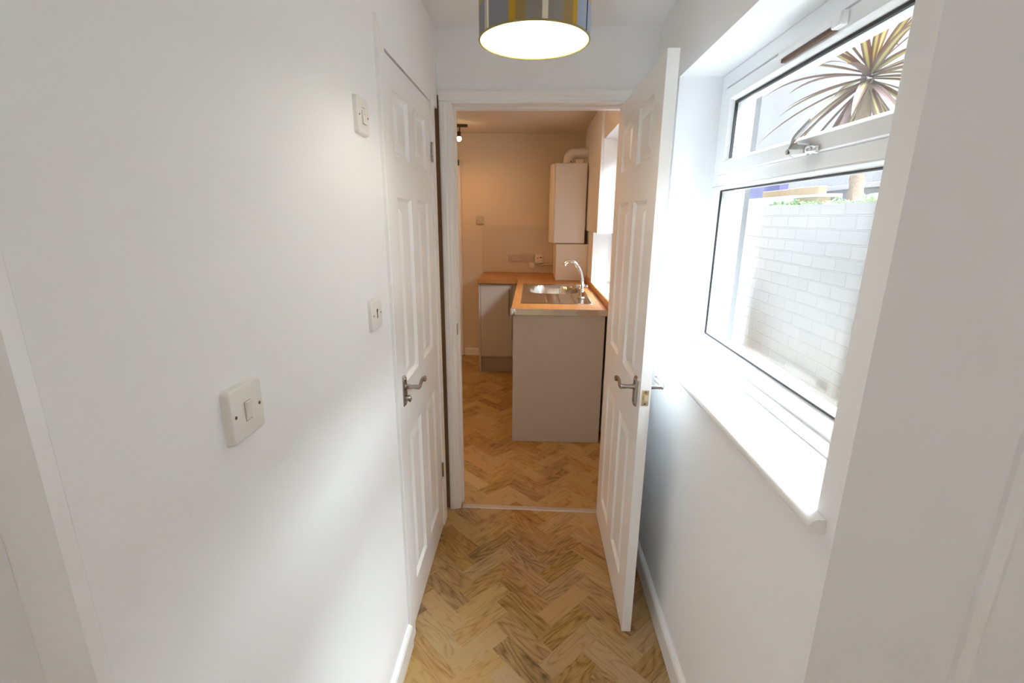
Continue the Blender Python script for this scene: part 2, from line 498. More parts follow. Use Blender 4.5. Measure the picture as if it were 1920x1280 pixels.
# ------------------------------------------------------------ layout constants (metres)
XL = -0.433          # hall left wall face
XR = 0.520           # hall right wall face
YP = 2.285           # hall face of the partition with the doorway
YK = 2.385           # kitchen face of it
ZC = 2.33            # hall ceiling
YB0 = 0.718          # near end of the hall's right wall
YF = 5.27            # kitchen far wall
ZK = 2.385           # kitchen ceiling
KR = 0.530           # kitchen right wall face
KL = -2.1
XO = 0.80            # outer face of the outside wall
WY0, WY1, WZ0, WZ1 = 0.772, 1.918, 1.012, 2.041   # hall window opening

# ------------------------------------------------------------ floor: one vinyl sheet printed in herringbone blocks
def build_floor():
    bm = B()
    uvl = bm.loops.layers.uv.new('block')
    cl = bm.loops.layers.float_color.new('rnd')
    w = 0.0786; Ln = 3 * w
    d = w * math.sqrt(2)
    px = 2 * Ln / math.sqrt(2)      # zigzag period in x
    ox, oy = -0.234, 1.631
    u1 = Vector((1, 1)).normalized(); u2 = Vector((-1, 1)).normalized()
    rr = random.Random(3)
    x0, x1, y0, y1 = -2.2, 1.5, -2.2, 5.4
    for ci in range(-8, 8):
        for rj in range(-60, 60):
            # right-leaning block: bottom corner at P, along u1, width along u2
            P = Vector((ox + ci * px, oy + rj * d))
            for kind in (0, 1):
                if kind == 0:
                    a, b = u1, u2; O = P
                else:
                    # left-leaning block sits against the right block's far end
                    O = P + u1 * Ln; a, b = Vector((1, -1)).normalized(), Vector((1, 1)).normalized()
                    O = P + u1 * Ln - b * w + u2 * w
                    O = P + u1 * (Ln - w) + u2 * w
                    O = P + u1 * Ln
                    a = u2 * -1; b = u1
                    O = P + u1 * Ln + u2 * w
                c = [O, O + a * Ln, O + a * Ln + b * w, O + b * w]
                mid = sum(c, Vector((0, 0))) / 4
                if not (x0 - .2 < mid.x < x1 + .2 and y0 - .2 < mid.y < y1 + .2): continue
                vs = [bm.verts.new((q.x, q.y, 0)) for q in c]
                f = bm.faces.new(vs)
                ru, rv = rr.random() * 50, rr.random() * 50
                col = (rr.random(), rr.random(), rr.random(), 1)
                uvs = [(0, 0), (Ln, 0), (Ln, w), (0, w)]
                for lp, q in zip(f.loops, uvs):
                    lp[uvl].uv = (q[0] + ru, q[1] + rv); lp[cl] = col
    for co, no in (((x0, 0, 0), (-1, 0, 0)), ((x1, 0, 0), (1, 0, 0)), ((0, y0, 0), (0, -1, 0)), ((0, y1, 0), (0, 1, 0))):
        bmesh.ops.bisect_plane(bm, geom=bm.verts[:] + bm.edges[:] + bm.faces[:], plane_co=co, plane_no=no, clear_outer=True)
    for f in bm.faces:
        if f.normal.z < 0: f.normal_flip()
    return bm
o = obj('floor', build_floor(), M['floor'], recalc=False)
tag(o, 'oak-look herringbone vinyl floor running from hall into kitchen', 'floor', None, 'structure')
bm = B(); box(bm, -2.2, 1.5, -2.2, 5.4, -0.12, -0.002)
struct('floor_slab', bm, M['concrete'], 'slab beneath the vinyl floor covering', 'floor')

# ------------------------------------------------------------ ceilings
bm = B(); box(bm, XL - 0.2, XO, YB0 + 0.1, YP + 0.05, ZC, ZC + 0.1); box(bm, XL - 0.2, 1.48, -2.2, YB0 + 0.1, ZC, ZC + 0.1)
struct('ceiling', bm, M['ceil'], 'white painted hall ceiling above the tartan lampshade', 'ceiling')
bm = B(); box(bm, KL - 0.1, XO, YP + 0.05, YF + 0.1, ZK, ZK + 0.1)
struct('ceiling_kitchen', bm, M['kwall'], 'kitchen ceiling glowing warm beyond the doorway', 'ceiling')

# ------------------------------------------------------------ walls
def wall(name, boxes, label, mat='wall'):
    bm = B()
    for b_ in boxes: box(bm, *b_)
    return struct(name, bm, M[mat], label, 'wall')
DY0, DY1, DZ = 1.466, 2.120, 2.008    # cupboard door opening
wall('wall_left', [(XL - 0.1, XL, 0.375, 1.411, 0, ZC), (XL - 0.1, XL, 1.411, YP, DZ + 0.0035, ZC), (-0.60, XL - 0.035, 2.19, YP, 0, 2.07)],
     'white left hall wall carrying three switch plates')
wall('wall_left_near', [(-0.60, -0.487, -2.1, 0.359, 0, ZC)], 'shaded wall return at the far left edge, nearest the camera')
# partition with doorway
OX0, OX1, OZ = -0.382, 0.420, 2.043
wall('wall_back', [(KL, OX0, YP, YK, 0, ZK), (OX1, XO, YP, YK, 0, ZK), (OX0, OX1, YP, YK, OZ, ZK)],
     'white wall around and above the kitchen doorway')
# right wall of hall
wall('wall_right', [(XR, XO, YB0, WY0, 0, ZC), (XR, XO, WY1, YP, 0, ZC), (XR, XO, WY0, WY1, 0, WZ0), (XR, XO, WY0, WY1, WZ1, ZC)],
     'white right hall wall with the deep window recess')
wall('wall_right_near', [(XO, 1.40, YB0, YB0 + 0.1, 0, ZC), (1.40, 1.48, -2.1, YB0 + 0.1, 0, ZC)], 'shaded wall face at the right edge, facing the camera')
# wall behind the camera; its window opening is added to let in sky light
wall('wall_front', [(-0.60, -0.25, -2.2, -2.1, 0, ZC), (1.15, 1.48, -2.2, -2.1, 0, ZC), (-0.25, 0.20, -2.2, -2.1, 0, ZC), (0.80, 1.15, -2.2, -2.1, 0, ZC), (0.20, 0.80, -2.2, -2.1, 0, 0.85), (0.20, 0.80, -2.2, -2.1, 2.0, ZC)],
     'wall behind the camera with an added opening for sky light')
# kitchen walls
KW0, KW1, KW2 = 3.13, 3.88, 4.28     # upper opening to KW1, lower opening to KW2
KZ0, KZ1, KZ2 = 0.985, 1.43, 2.125
wall('wall_kitchen_right', [(KR, XO, YK, KW0, 0, ZK), (KR, XO, KW2, YF, 0, ZK), (KR, XO, KW0, KW2, 0, KZ0), (KR, XO, KW0, KW2, KZ2, ZK), (KR, XO, KW1, KW2, KZ1, KZ2)],
     'kitchen wall on the right with bright window recess', 'wall')
wall('wall_kitchen_back', [(KL, XO, YF, YF + 0.1, 0, ZK)], 'kitchen far wall behind the boiler and worktop', 'kwall')
wall('wall_kitchen_left', [(KL - 0.1, KL, YK, YF + 0.1, 0, ZK)], 'kitchen left wall hidden beyond the doorway', 'kwall')

wall('added_outer_skin', [(XO, XO + 0.02, 0.82, WY0 + 0.05, -0.1, 2.5), (XO, XO + 0.02, WY1 + 0.0, KW0, -0.1, 2.5), (XO, XO + 0.02, WY0 + 0.05, WY1, -0.1, WZ0), (XO, XO + 0.02, WY0 + 0.05, WY1, WZ1, 2.5),
                    (XO, XO + 0.02, KW2, YF + 0.1, -0.1, 2.5), (XO, XO + 0.02, KW0, KW2, -0.1, KZ0), (XO, XO + 0.02, KW0, KW2, KZ2, 2.5)],
     'added dark skin on the unseen outside of the house, cutting sun bounce around both windows', 'exterior')
# ------------------------------------------------------------ baseboards
def skirt_prof(h=0.095, t=0.018):
    return [(0, 0), (t, 0), (t, h - 0.014), (t - 0.004, h - 0.005), (0.006, h), (0, h)]
bm = B(); prism(bm, skirt_prof(0.095, 0.019), lambda p, q, t: (XR - p, t, q), YB0 + 0.001, YP)
struct('baseboard_right', bm, M['gloss'], 'white skirting board along the right hall wall under the window', 'baseboard')
bm = B(); prism(bm, skirt_prof(0.095, 0.017), lambda p, q, t: (XL + p, t, q), 0.375, 1.409)
struct('baseboard_left', bm, M['gloss'], 'white skirting board along the left hall wall up to the cupboard door', 'baseboard')
bm = B(); prism(bm, skirt_prof(0.085, 0.015), lambda p, q, t: (t, YF - p, q), -0.76, -0.53)
struct('baseboard_kitchen_back', bm, M['gloss'], 'short skirting board left of the corner kitchen cabinet', 'baseboard')
bm = B(); prism(bm, skirt_prof(0.085, 0.018), lambda p, q, t: (KR - p, t, q), YK, 3.09)
struct('baseboard_kitchen_right', bm, M['gloss'], 'short skirting board between doorway and grey end panel', 'baseboard')

# ------------------------------------------------------------ door trims
def arch_prof(w=0.062, t=0.02):
    # p across width from opening edge, q thickness
    return [(0, 0), (0, t * 0.55), (0.006, t * 0.8), (0.016, t * 0.8), (0.022, t), (w - 0.008, t), (w, t * 0.7), (w, 0)]
AW = 0.047
bm = B()
prism(bm, arch_prof(AW), lambda p, q, t: (-0.378 - p, YP - q, t), 0, OZ - 0.006)
struct('trim_1', bm, M['gloss'], 'white architrave up the left side of the kitchen doorway', 'trim')
bm = B()
prism(bm, arch_prof(AW), lambda p, q, t: (t, YP - q, OZ - 0.006 + p), -0.425, 0.518)
struct('trim_2', bm, M['gloss'], 'white architrave across the head of the kitchen doorway', 'trim')
bm = B()
prism(bm, arch_prof(AW), lambda p, q, t: (0.416 + p, YP - q, t), 0, OZ - 0.006)
struct('trim_3', bm, M['gloss'], 'white architrave behind the open door at the doorway right side', 'trim')
# lining with stop beads
bm = B()
YJ = YP - 0.012
box(bm, OX0, OX0 + 0.012, YJ, YK + 0.004, 0, OZ - 0.012, 0.001, 1)
box(bm, OX0 + 0.012, OX0 + 0.022, YP + 0.045, YP + 0.085, 0, OZ - 0.024, 0.001, 1)
box(bm, OX1 - 0.012, OX1, YJ, YK + 0.004, 0, OZ - 0.012, 0.001, 1)
box(bm, OX1 - 0.022, OX1 - 0.012, YP + 0.045, YP + 0.085, 0, OZ - 0.024, 0.001, 1)
box(bm, OX0, OX1, YJ, YK + 0.004, OZ - 0.012, OZ, 0.001, 1)
box(bm, OX0 + 0.012, OX1 - 0.012, YP + 0.045, YP + 0.085, OZ - 0.024, OZ - 0.012, 0.001, 1)
lin = struct('trim_4', bm, M['gloss'], 'white door lining inside the kitchen doorway', 'trim')
bm = B(); box(bm, OX0 + 0.010, OX0 + 0.0145, YP + 0.006, YP + 0.032, 0.975, 1.030, 0.001, 1)
obj('strike_plate', bm, M['satin'], lin, label='small chrome strike plate')
# kitchen side architrave
bm = B()
prism(bm, arch_prof(0.055, 0.016), lambda p, q, t: (OX0 - p + 0.002, YK + q, t), 0, 2.05)
struct('trim_5', bm, M['gloss'], 'kitchen-side architrave at the left of the doorway', 'trim')
# cupboard frame
bm = B(); box(bm, XL - 0.10, XL + 0.012, 1.411, DY0 - 0.003, 0, 2.069, 0.002, 1)
struct('trim_6', bm, M['gloss'], 'white flat door frame strip on the handle side of the cupboard door', 'trim')
bm = B(); box(bm, -0.467, -0.4265, YP - 0.006, YP - 0.0005, 0, 2.066)  # dark brown strip colours in the deep shadow of the gap
struct('gap_shade_strip', bm, M['gap_shade'], 'narrow dark brown strip standing in for the shadowed gap between cupboard frame and doorway architrave', 'trim')
bm = B(); box(bm, XL - 0.10, XL + 0.004, DY1 + 0.004, 2.196, 0, DZ + 0.014, 0.002, 1)
struct('trim_7', bm, M['gloss'], 'white door frame strip on the hinge side of the cupboard door', 'trim')
# near door frames at the picture's edges
bm = B(); box(bm, -0.60, XL, 0.3592, 0.3748, 0, ZC)
struct('trim_8', bm, M['gloss'], 'white frame edge closing the left hall wall, nearest the camera', 'trim')
bm = B()
prism(bm, [(0.0, 0), (0.0, 0.010), (0.006, 0.018), (0.014, 0.021), (0.022, 0.018), (0.028, 0.014), (0.088, 0.014), (0.090, 0.0)],
      lambda p, q, t: (0.772 + p * 1.0, YB0 - q, t), 0, ZC)
struct('trim_9', bm, M['gloss'], 'white beaded architrave at the lower right edge of the photo', 'trim')
# architrave of the door on the kitchen's far wall
bm = B()
prism(bm, arch_prof(0.060, 0.016), lambda p, q, t: (-0.835 + p, YF - q, t), 0, 2.125)
box(bm, -1.65, -0.775, YF - 0.016, YF, 2.07, 2.125)
struct('trim_10', bm, M['gloss'], 'architrave of a door on the kitchen far wall, under the spotlight', 'trim')
# threshold strip
bm = B()
pts = [(-0.358, 2.298), (0.40, 2.288)]
prof = [(-0.017, 0.0), (-0.012, 0.005), (0.012, 0.005), (0.017, 0.0)]
prism(bm, prof, lambda p, q, t: (t, 2.293 - 0.0066 * (t / 0.38) + p, q), -0.358, 0.405)
struct('trim_11', bm, M['thresh'], 'grey metal threshold strip across the kitchen doorway floor', 'threshold strip')
# ledge of the boxed wall beside the boiler
bm = B(); box(bm, KR - 0.022, KR, 3.88, 4.97, 1.43, ZK - 0.001, 0.002, 1)
struct('trim_12', bm, M['wall'], 'thin boxing board on the wall between kitchen window and boiler', 'trim')

# ------------------------------------------------------------ six-panel doors
def door_leaf(bm, W, H, T, cols, rows, fn):
    """fn(u, d, z): u across, d from front (0) to back (T)"""
    us = sorted({0, W, *[c for p in cols for c in p]})
    zs = sorted({0.006, H, *[r for p in rows for r in p]})
    for side in (0, 1):
        def P(u, z, dep):
            return fn(u, dep if side == 0 else T - dep, z)
        cache = {}
        def V(u, z):
            k = (round(u, 5), round(z, 5))
            if k not in cache: cache[k] = bm.verts.new(P(u, z, 0))
            return cache[k]
        for i in range(len(us) - 1):
            for j in range(len(zs) - 1):
                a, b, c, d = us[i], us[i + 1], zs[j], zs[j + 1]
                ring = [V(a, c), V(b, c), V(b, d), V(a, d)]
                ispanel = any(abs(a - p[0]) < 1e-6 and abs(b - p[1]) < 1e-6 for p in cols) and any(abs(c - r[0]) < 1e-6 and abs(d - r[1]) < 1e-6 for r in rows)
                if not ispanel:
                    bm.faces.new(ring); continue
                for ins, dep in ((0.003, 0.004), (0.011, 0.0115), (0.018, 0.0115), (0.022, 0.0105), (0.044, 0.0022), (0.046, 0.0014)):
                    nr = [bm.verts.new(P(a + ins, c + ins, dep)), bm.verts.new(P(b - ins, c + ins, dep)),
                          bm.verts.new(P(b - ins, d - ins, dep)), bm.verts.new(P(a + ins, d - ins, dep))]
                    for k in range(4):
                        bm.faces.new((ring[k], ring[(k + 1) % 4], nr[(k + 1) % 4], nr[k]))
                    ring = nr
                bm.faces.new(ring)
        # edge strips use their own vertices, merged below
        if side == 0:
            for i in range(len(us) - 1):
                for z in (zs[0], H):
                    bm.faces.new([bm.verts.new(fn(us[i], 0, z)), bm.verts.new(fn(us[i + 1], 0, z)), bm.verts.new(fn(us[i + 1], T, z)), bm.verts.new(fn(us[i], T, z))])
            for j in range(len(zs) - 1):
                for u in (0, W):
                    bm.faces.new([bm.verts.new(fn(u, 0, zs[j])), bm.verts.new(fn(u, 0, zs[j + 1])), bm.verts.new(fn(u, T, zs[j + 1])), bm.verts.new(fn(u, T, zs[j]))])
    bmesh.ops.remove_doubles(bm, verts=bm.verts[:], dist=1e-5)
    return bm

ROWS = [(0.165, 0.785), (0.985, 1.605), (1.730, 1.920)]

def lever_set(parent, fn, name='door_handle', turn=False, zc=0.968):
    """fn(u, out, z) local to plate centre; +u points towards the hinges"""
    bm = B()
    # shield-cut backplate with two chamfer steps
    def ring(s, o_, cut):
        w, h = 0.021 * s, 0.053 * s if s > .9 else 0.053 - (1 - s) * 0.021
        c = cut
        return [bm.verts.new(fn(a, o_, zc + b)) for a, b in ((-w + c, -h), (w - c, -h), (w, -h + c), (w, h - c), (w - c, h), (-w + c, h), (-w, h - c), (-w, -h + c))]
    r0 = ring(1.0, 0.0, 0.008); r1 = ring(1.0, 0.004, 0.008); r2 = ring(0.82, 0.007, 0.007); r3 = ring(0.78, 0.009, 0.007)
    for a, b in ((r0, r1), (r1, r2), (r2, r3)):
        for k in range(8): bm.faces.new((a[k], a[(k + 1) % 8], b[(k + 1) % 8], b[k]))
    bm.faces.new(r3); bm.faces.new(r0[::-1])
    pl = obj(name, bm, M['satin'], parent, label='satin chrome lever handle')
    bm = B()
    zl = zc + 0.016
    # spindle collar and neck
    tube(bm, [fn(0, 0.004, zl), fn(0, 0.012, zl)], [0.013, 0.012], 18)
    tube(bm, [fn(0, 0.010, zl), fn(0, 0.030, zl), fn(0, 0.050, zl), fn(0, 0.056, zl)], [0.0088, 0.0074, 0.0082, 0.0060], 18)
    obj('spindle', bm, M['satin'], pl, smooth=True)
    bm = B()
    path = smooth_path([fn(-0.008, 0.052, zl - 0.003), fn(0.012, 0.055, zl), fn(0.045, 0.052, zl + 0.003), fn(0.078, 0.050, zl + 0.001), fn(0.100, 0.056, zl - 0.004)], 6)
    n = len(path)
    rad = [0.0055 + 0.0042 * math.sin(math.pi * min(1, i / (n * 0.30)) * 0.5) + 0.003 * max(0, (i / n - 0.6)) for i in range(n)]
    rad[0] = 0.003; rad[-1] = 0.005
    flatd = Vector(fn(0, 1, 0)) - Vector(fn(0, 0, 0))
    tube(bm, path, rad, 16, flat=0.55, flatdir=flatd)
    obj('lever', bm, M['satin'], pl, smooth=True)
    for dz in (-0.043, 0.043):
        bm = B()
        a = Vector(fn(0, 0.0085, zc + dz)); b = Vector(fn(0, 0.0105, zc + dz))
        tube(bm, [a, b], [0.0038, 0.0030], 12)
        obj('screw', bm, M['chrome'], pl, smooth=True)
    if turn:
        bm = B()
        zt = zc - 0.026
        tube(bm, [fn(0, 0.008, zt), fn(0, 0.013, zt), fn(0, 0.020, zt), fn(0, 0.025, zt), fn(0, 0.027, zt)], [0.011, 0.0105, 0.0095, 0.0065, 0.002], 18)
        tube(bm, [fn(0, 0.020, zt - 0.013), fn(0, 0.024, zt), fn(0, 0.020, zt + 0.013)], [0.003, 0.0055, 0.003], 12)
        obj('thumb_turn', bm, M['satin'], pl, smooth=True, label='small rounded thumb turn')
    return pl

def hinge(parent, fn, z, h=0.075):
    bm = B()
    for k in range(5):
        tube(bm, [fn(0, 0, z - h / 2 + k * h / 5 + 0.0006), fn(0, 0, z - h / 2 + (k + 1) * h / 5 - 0.0006)], 0.0048, 12)
    tube(bm, [fn(0, 0, z - h / 2 - 0.003), fn(0, 0, z - h / 2)], [0.002, 0.0048], 12)
    tube(bm, [fn(0, 0, z + h / 2), fn(0, 0, z + h / 2 + 0.003)], [0.0048, 0.002], 12)
    # leaf
    a = Vector(fn(0, 0, z - h / 2)); b = Vector(fn(1, 0, z + h / 2)) - Vector(fn(0, 0, z + h / 2))
    hb = b.normalized() * 0.012
    o_ = (Vector(fn(0, 1, 0)) - Vector(fn(0, 0, 0))).normalized() * 0.0008
    vs = []
    for s in (-1, 1):
        vs.append([bm.verts.new(a + o_ * s), bm.verts.new(a + hb + o_ * s), bm.verts.new(a + hb + o_ * s + Vector((0, 0, h))), bm.verts.new(a + o_ * s + Vector((0, 0, h)))])
    bm.faces.new(vs[0][::-1]); bm.faces.new(vs[1])
    for k in range(4): bm.faces.new((vs[0][k], vs[0][(k + 1) % 4], vs[1][(k + 1) % 4], vs[1][k]))
    return obj('hinge', bm, M['satin'], parent, smooth=True, label='small chrome hinge')

# open kitchen door: free edge y=1.503, hinged at the doorway's right side
DX0, DT, DW = 0.368, 0.035, 0.757
d1 = thing('door_1', 'white six-panel door standing open against the window side', 'door', (DX0 + 0.0175, 2.262, 0), None, 'structure')
tilt = 0.0
def f1(u, d, z):     # u from free edge to hinge
    return (DX0 + d, 1.505 + u, z)
bm = B(); door_leaf(bm, DW, 2.007, DT, [(0.117, 0.327), (0.430, 0.640)], ROWS, f1)
obj('door_leaf', bm, M['gloss'], d1)
lever_set(d1, lambda u, o_, z: (DX0 - o_, 1.505 + 0.058 + u, z))
lever_set(d1, lambda u, o_, z: (DX0 + DT + o_, 1.505 + 0.058 + u, z))
bm = B(); plate(bm, lambda a, b, c: (DX0 + DT / 2 + a, 1.505 - c, 0.965 + b), 0.024, 0.056, 0.0014, 0.001, 0.0006)
lp = obj('latch_plate', bm, M['brass'], d1, label='pale brass latch plate')
bm = B(); prism(bm, [(-0.006, 0), (0.006, 0), (0.006, 0.004), (-0.006, 0.011)], lambda p, q, t: (DX0 + DT / 2 + p, 1.5036 - q, t), 0.956, 0.974)
obj('latch_bolt', bm, M['brass'], lp)
for dz in (-0.021, 0.021):
    bm = B(); disc(bm, lambda a, b, c: (DX0 + DT / 2 + a, 1.5036 - c, 0.965 + dz + b), 0, 0, 0, 0.0008, 0.0032, 12)
    obj('screw', bm, M['plastic_dark'], lp)

# closed cupboard door in the left wall
d2 = thing('door_2', 'closed white six-panel cupboard door in the left hall wall', 'door', (XL - 0.02, 2.12, 0), None, 'structure')
def f2(u, d, z):
    return (XL - 0.001 - d, DY0 + u, z)
bm = B(); door_leaf(bm, 0.648, 2.003, 0.035, [(0.098, 0.280), (0.368, 0.550)], ROWS, f2)
obj('door_leaf', bm, M['gloss'], d2)
lever_set(d2, lambda u, o_, z: (XL - 0.001 + o_, DY0 + 0.048 + u, z), turn=True)
for z in (0.325, 1.810):
    hinge(d2, lambda a, b, zz: (XL + 0.004 + b, DY1 - 0.003 - a, zz), z)
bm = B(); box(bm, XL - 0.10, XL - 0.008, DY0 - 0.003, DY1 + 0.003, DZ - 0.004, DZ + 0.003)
obj('frame_head', bm, M['vent_brown'], d2)

# ------------------------------------------------------------ windows
def frame_ring(bm, y0, y1, z0, z1, w, x0, x1, slope=0.0, ws=0.0, wt=None, wb=None):
    """mitred rectangular frame in the YZ plane, room face x0, outer face x1; ws = extra width at the glass side"""
    wt = w if wt is None else wt; wb = w if wb is None else wb
    def rect(iy, it, ib, x):
        return [bm.verts.new((x, y0 + iy, z0 + ib)), bm.verts.new((x, y1 - iy, z0 + ib)), bm.verts.new((x, y1 - iy, z1 - it)), bm.verts.new((x, y0 + iy, z1 - it))]
    c = 0.003
    rings = [rect(0, 0, 0, x1), rect(0, 0, 0, x0 + c), rect(c, c, c, x0), rect(w - c, wt - c, wb - c, x0), rect(w, wt, wb, x0 + c)]
    if slope: rings.append(rect(w + ws, wt + ws, wb + ws, x0 + slope))
    rings.append(rect(w + ws, wt + ws, wb + ws, x1))
    rings.append(rings[0])
    for i in range(len(rings) - 1):
        a, b = rings[i], rings[i + 1]
        for k in range(4): bm.faces.new((a[k], a[(k + 1) % 4], b[(k + 1) % 4], b[k]))
    return bm

w1 = thing('window_1', 'white plastic-framed hall window with a small top opening light', 'window', (0.70, (WY0 + WY1) / 2, 1.045), None, 'structure')
FX0, FX1 = 0.676, 0.742
ZF0, ZF1 = 1.045, WZ1
ZT0, ZT1 = 1.655, 1.705       # transom
bm = B()
frame_ring(bm, WY0, WY1, ZF0, ZT0 + 0.006, 0.044, FX0, FX1, 0.016, 0.010, wt=0.004, wb=0.052)
frame_ring(bm, WY0, WY1, ZT0 + 0.006, ZF1, 0.046, FX0, FX1, wt=0.050, wb=0.040)
obj('window_frame', bm, M['upvc'], w1)
# opening sash
SY0, SY1, SZ0, SZ1 = WY0 + 0.046, WY1 - 0.050, 1.7005, 1.984
SW = 0.062     # sash side member incl. bead
bm = B(); frame_ring(bm, SY0, SY1, SZ0, SZ1, 0.066, FX0 - 0.010, FX1 - 0.008, 0.018, 0.010, wt=0.042, wb=0.040)
sash = obj('sash', bm, M['upvc'], w1)
bm = B()
box(bm, FX0 - 0.001, FX0 + 0.02, SY1, SY1 + 0.003, SZ0, SZ1); box(bm, FX0 - 0.001, FX0 + 0.02, SY0 - 0.003, SY0, SZ0, SZ1)
box(bm, FX0 - 0.001, FX0 + 0.02, SY0 - 0.003, SY1 + 0.003, SZ1, SZ1 + 0.0018)
obj('sash_gasket', bm, M['gasket'], w1)
gy0, gy1, gz0, gz1 = SY0 + 0.076, SY1 - 0.076, SZ0 + 0.050, SZ1 - 0.052
bm = B(); box(bm, FX0 + 0.014, FX0 + 0.020, gy0 - 0.004, gy1 + 0.004, gz0 - 0.004, gz1 + 0.004)
obj('pane', bm, M['glass'], sash)
bm = B(); box(bm, FX0 + 0.003, FX0 + 0.012, gy0 - 0.002, gy1 + 0.002, gz1 - 0.006, gz1 + 0.001)
box(bm, FX0 + 0.003, FX0 + 0.012, gy1 - 0.005, gy1 + 0.001, gz0, gz1 - 0.006); box(bm, FX0 + 0.003, FX0 + 0.012, gy0 - 0.001, gy0 + 0.005, gz0, gz1 - 0.006)
obj('gasket', bm, M['gasket'], sash)
ly0, ly1, lz0, lz1 = WY0 + 0.054, WY1 - 0.054, ZF0 + 0.062, ZT0 + 0.006 - 0.014
bm = B(); box(bm, FX0 + 0.020, FX0 + 0.026, ly0 - 0.004, ly1 + 0.004, lz0 - 0.004, lz1 + 0.004)
obj('pane', bm, M['glass'], w1)
bm = B(); frame_ring(bm, ly0 - 0.001, ly1 + 0.001, lz0 - 0.001, lz1 + 0.001, 0.005, FX0 + 0.012, FX0 + 0.019)
obj('gasket', bm, M['gasket'], w1)
# sub-sill packer between board and frame
bm = B(); box(bm, FX0 - 0.026, FX0 + 0.0, WY0 + 0.002, WY1 - 0.002, 1.040, 1.062, 0.003, 2)
obj('frame_bead', bm, M['upvc'], w1)
# window board with rounded nose
bm = B()
def nose(h=0.028, r=0.013):
    return [(0.0, 0.0)] + [(0.0, 0.0)]
prof = []
for k in range(9):
    a = R(-90 + 180 * k / 8)
    prof.append((-0.014 - 0.0 - 0.014 * math.cos(a) + 0.0, 0.014 + 0.014 * math.sin(a)))
prof = [(0.17, 0.0)] + prof + [(0.17, 0.028)]
prism(bm, prof, lambda p, q, t: (XR + p, t, 1.0125 + q), WY0 + 0.001, WY1 - 0.001)
# horn past the near reveal
prof2 = [(0.0, 0.0)] + prof[1:-1] + [(0.0, 0.028)]
prism(bm, [(p - 0.0005, q) for p, q in prof2], lambda p, q, t: (XR + p, t, 1.0125 + q), 0.742, WY0 + 0.001)
prism(bm, [(p - 0.0005, q) for p, q in prof2], lambda p, q, t: (XR + p, t, 1.0125 + q), WY1 - 0.001, WY1 + 0.022)
obj('window_sill', bm, M['gloss'], w1, smooth=True)
# trickle vent at the sash head
vy0, vy1, vz = 1.185, 1.455, 1.957
bm = B(); prism(bm, [(0, -0.011), (0.012, -0.009), (0.016, 0.0), (0.014, 0.010), (0, 0.012)], lambda p, q, t: (FX0 - 0.0105 - p, t, vz + 0.012 + q), vy0, vy1)
tv = obj('trickle_vent', bm, M['upvc'], w1)
bm = B(); box(bm, FX0 - 0.0225, FX0 - 0.0105, vy0 + 0.03, vy1 - 0.012, vz - 0.008, vz + 0.0015, 0.001, 1)
obj('vent_slot', bm, M['vent_brown'], tv)
bm = B(); box(bm, FX0 - 0.029, FX0 - 0.0105, vy0 - 0.006, vy0 + 0.030, vz - 0.008, vz + 0.022, 0.004, 2)
obj('vent_end_cap', bm, M['upvc'], tv)
# cockspur handle on the sash bottom rail
hx = FX0 - 0.010
bm = B()
lathe(bm, [(0.0105, 0), (0.0105, -0.004), (0.0085, -0.010), (0.0090, -0.020), (0.0060, -0.025), (0.0005, -0.026)], (hx, 1.227, 1.706), 'X', 18)
box(bm, hx - 0.006, hx, 1.215, 1.300, 1.697, 1.715, 0.003, 2)
hb = obj('window_handle', bm, M['chrome'], w1, smooth=True, label='chrome cockspur window handle')
bm = B()
tube(bm, [(hx - 0.013, 1.236, 1.707), (hx - 0.014, 1.240, 1.708), (hx - 0.016, 1.262, 1.710), (hx - 0.018, 1.284, 1.713), (hx - 0.019, 1.296, 1.714), (hx - 0.019, 1.300, 1.714)],
     [0.008, 0.0115, 0.0135, 0.0160, 0.0150, 0.0110], 8, flat=1.15)
obj('handle_body', bm, M['satin'], hb)
bm = B()
pth = smooth_path([(hx - 0.020, 1.292, 1.716), (hx - 0.021, 1.300, 1.730), (hx - 0.021, 1.293, 1.742), (hx - 0.023, 1.262, 1.755), (hx - 0.026, 1.226, 1.768)], 5)
n = len(pth)
tube(bm, pth, [0.0105 - 0.0045 * i / n for i in range(n)], 14, flat=0.35, flatdir=(1, 0, 0))
obj('handle_lever', bm, M['satin'], hb, smooth=True)
bm = B(); lathe(bm, [(0.0062, 0), (0.0062, -0.004), (0.002, -0.005)], (hx - 0.030, 1.298, 1.709), 'X', 14)
obj('key_lock', bm, M['satin'], hb, smooth=True)

# kitchen window
w2 = thing('window_2', 'kitchen window in the bright recess beyond the open door', 'window', (0.72, 3.6, KZ0), None, 'structure')
bm = B()
frame_ring(bm, KW0, KW2, KZ0, KZ1 + 0.02, 0.05, 0.69, 0.75, 0.015, 0.01)
frame_ring(bm, KW0, KW1, KZ1 + 0.02, KZ2, 0.05, 0.69, 0.75, 0.015, 0.01)
obj('window_frame', bm, M['upvc'], w2)
bm = B(); box(bm, 0.712, 0.718, KW0 + 0.055, KW2 - 0.055, KZ0 + 0.055, KZ1 - 0.035)
obj('pane', bm, M['glass'], w2)
bm = B(); box(bm, 0.712, 0.718, KW0 + 0.055, KW1 - 0.055, KZ1 + 0.075, KZ2 - 0.055)
obj('pane', bm, M['glass'], w2)

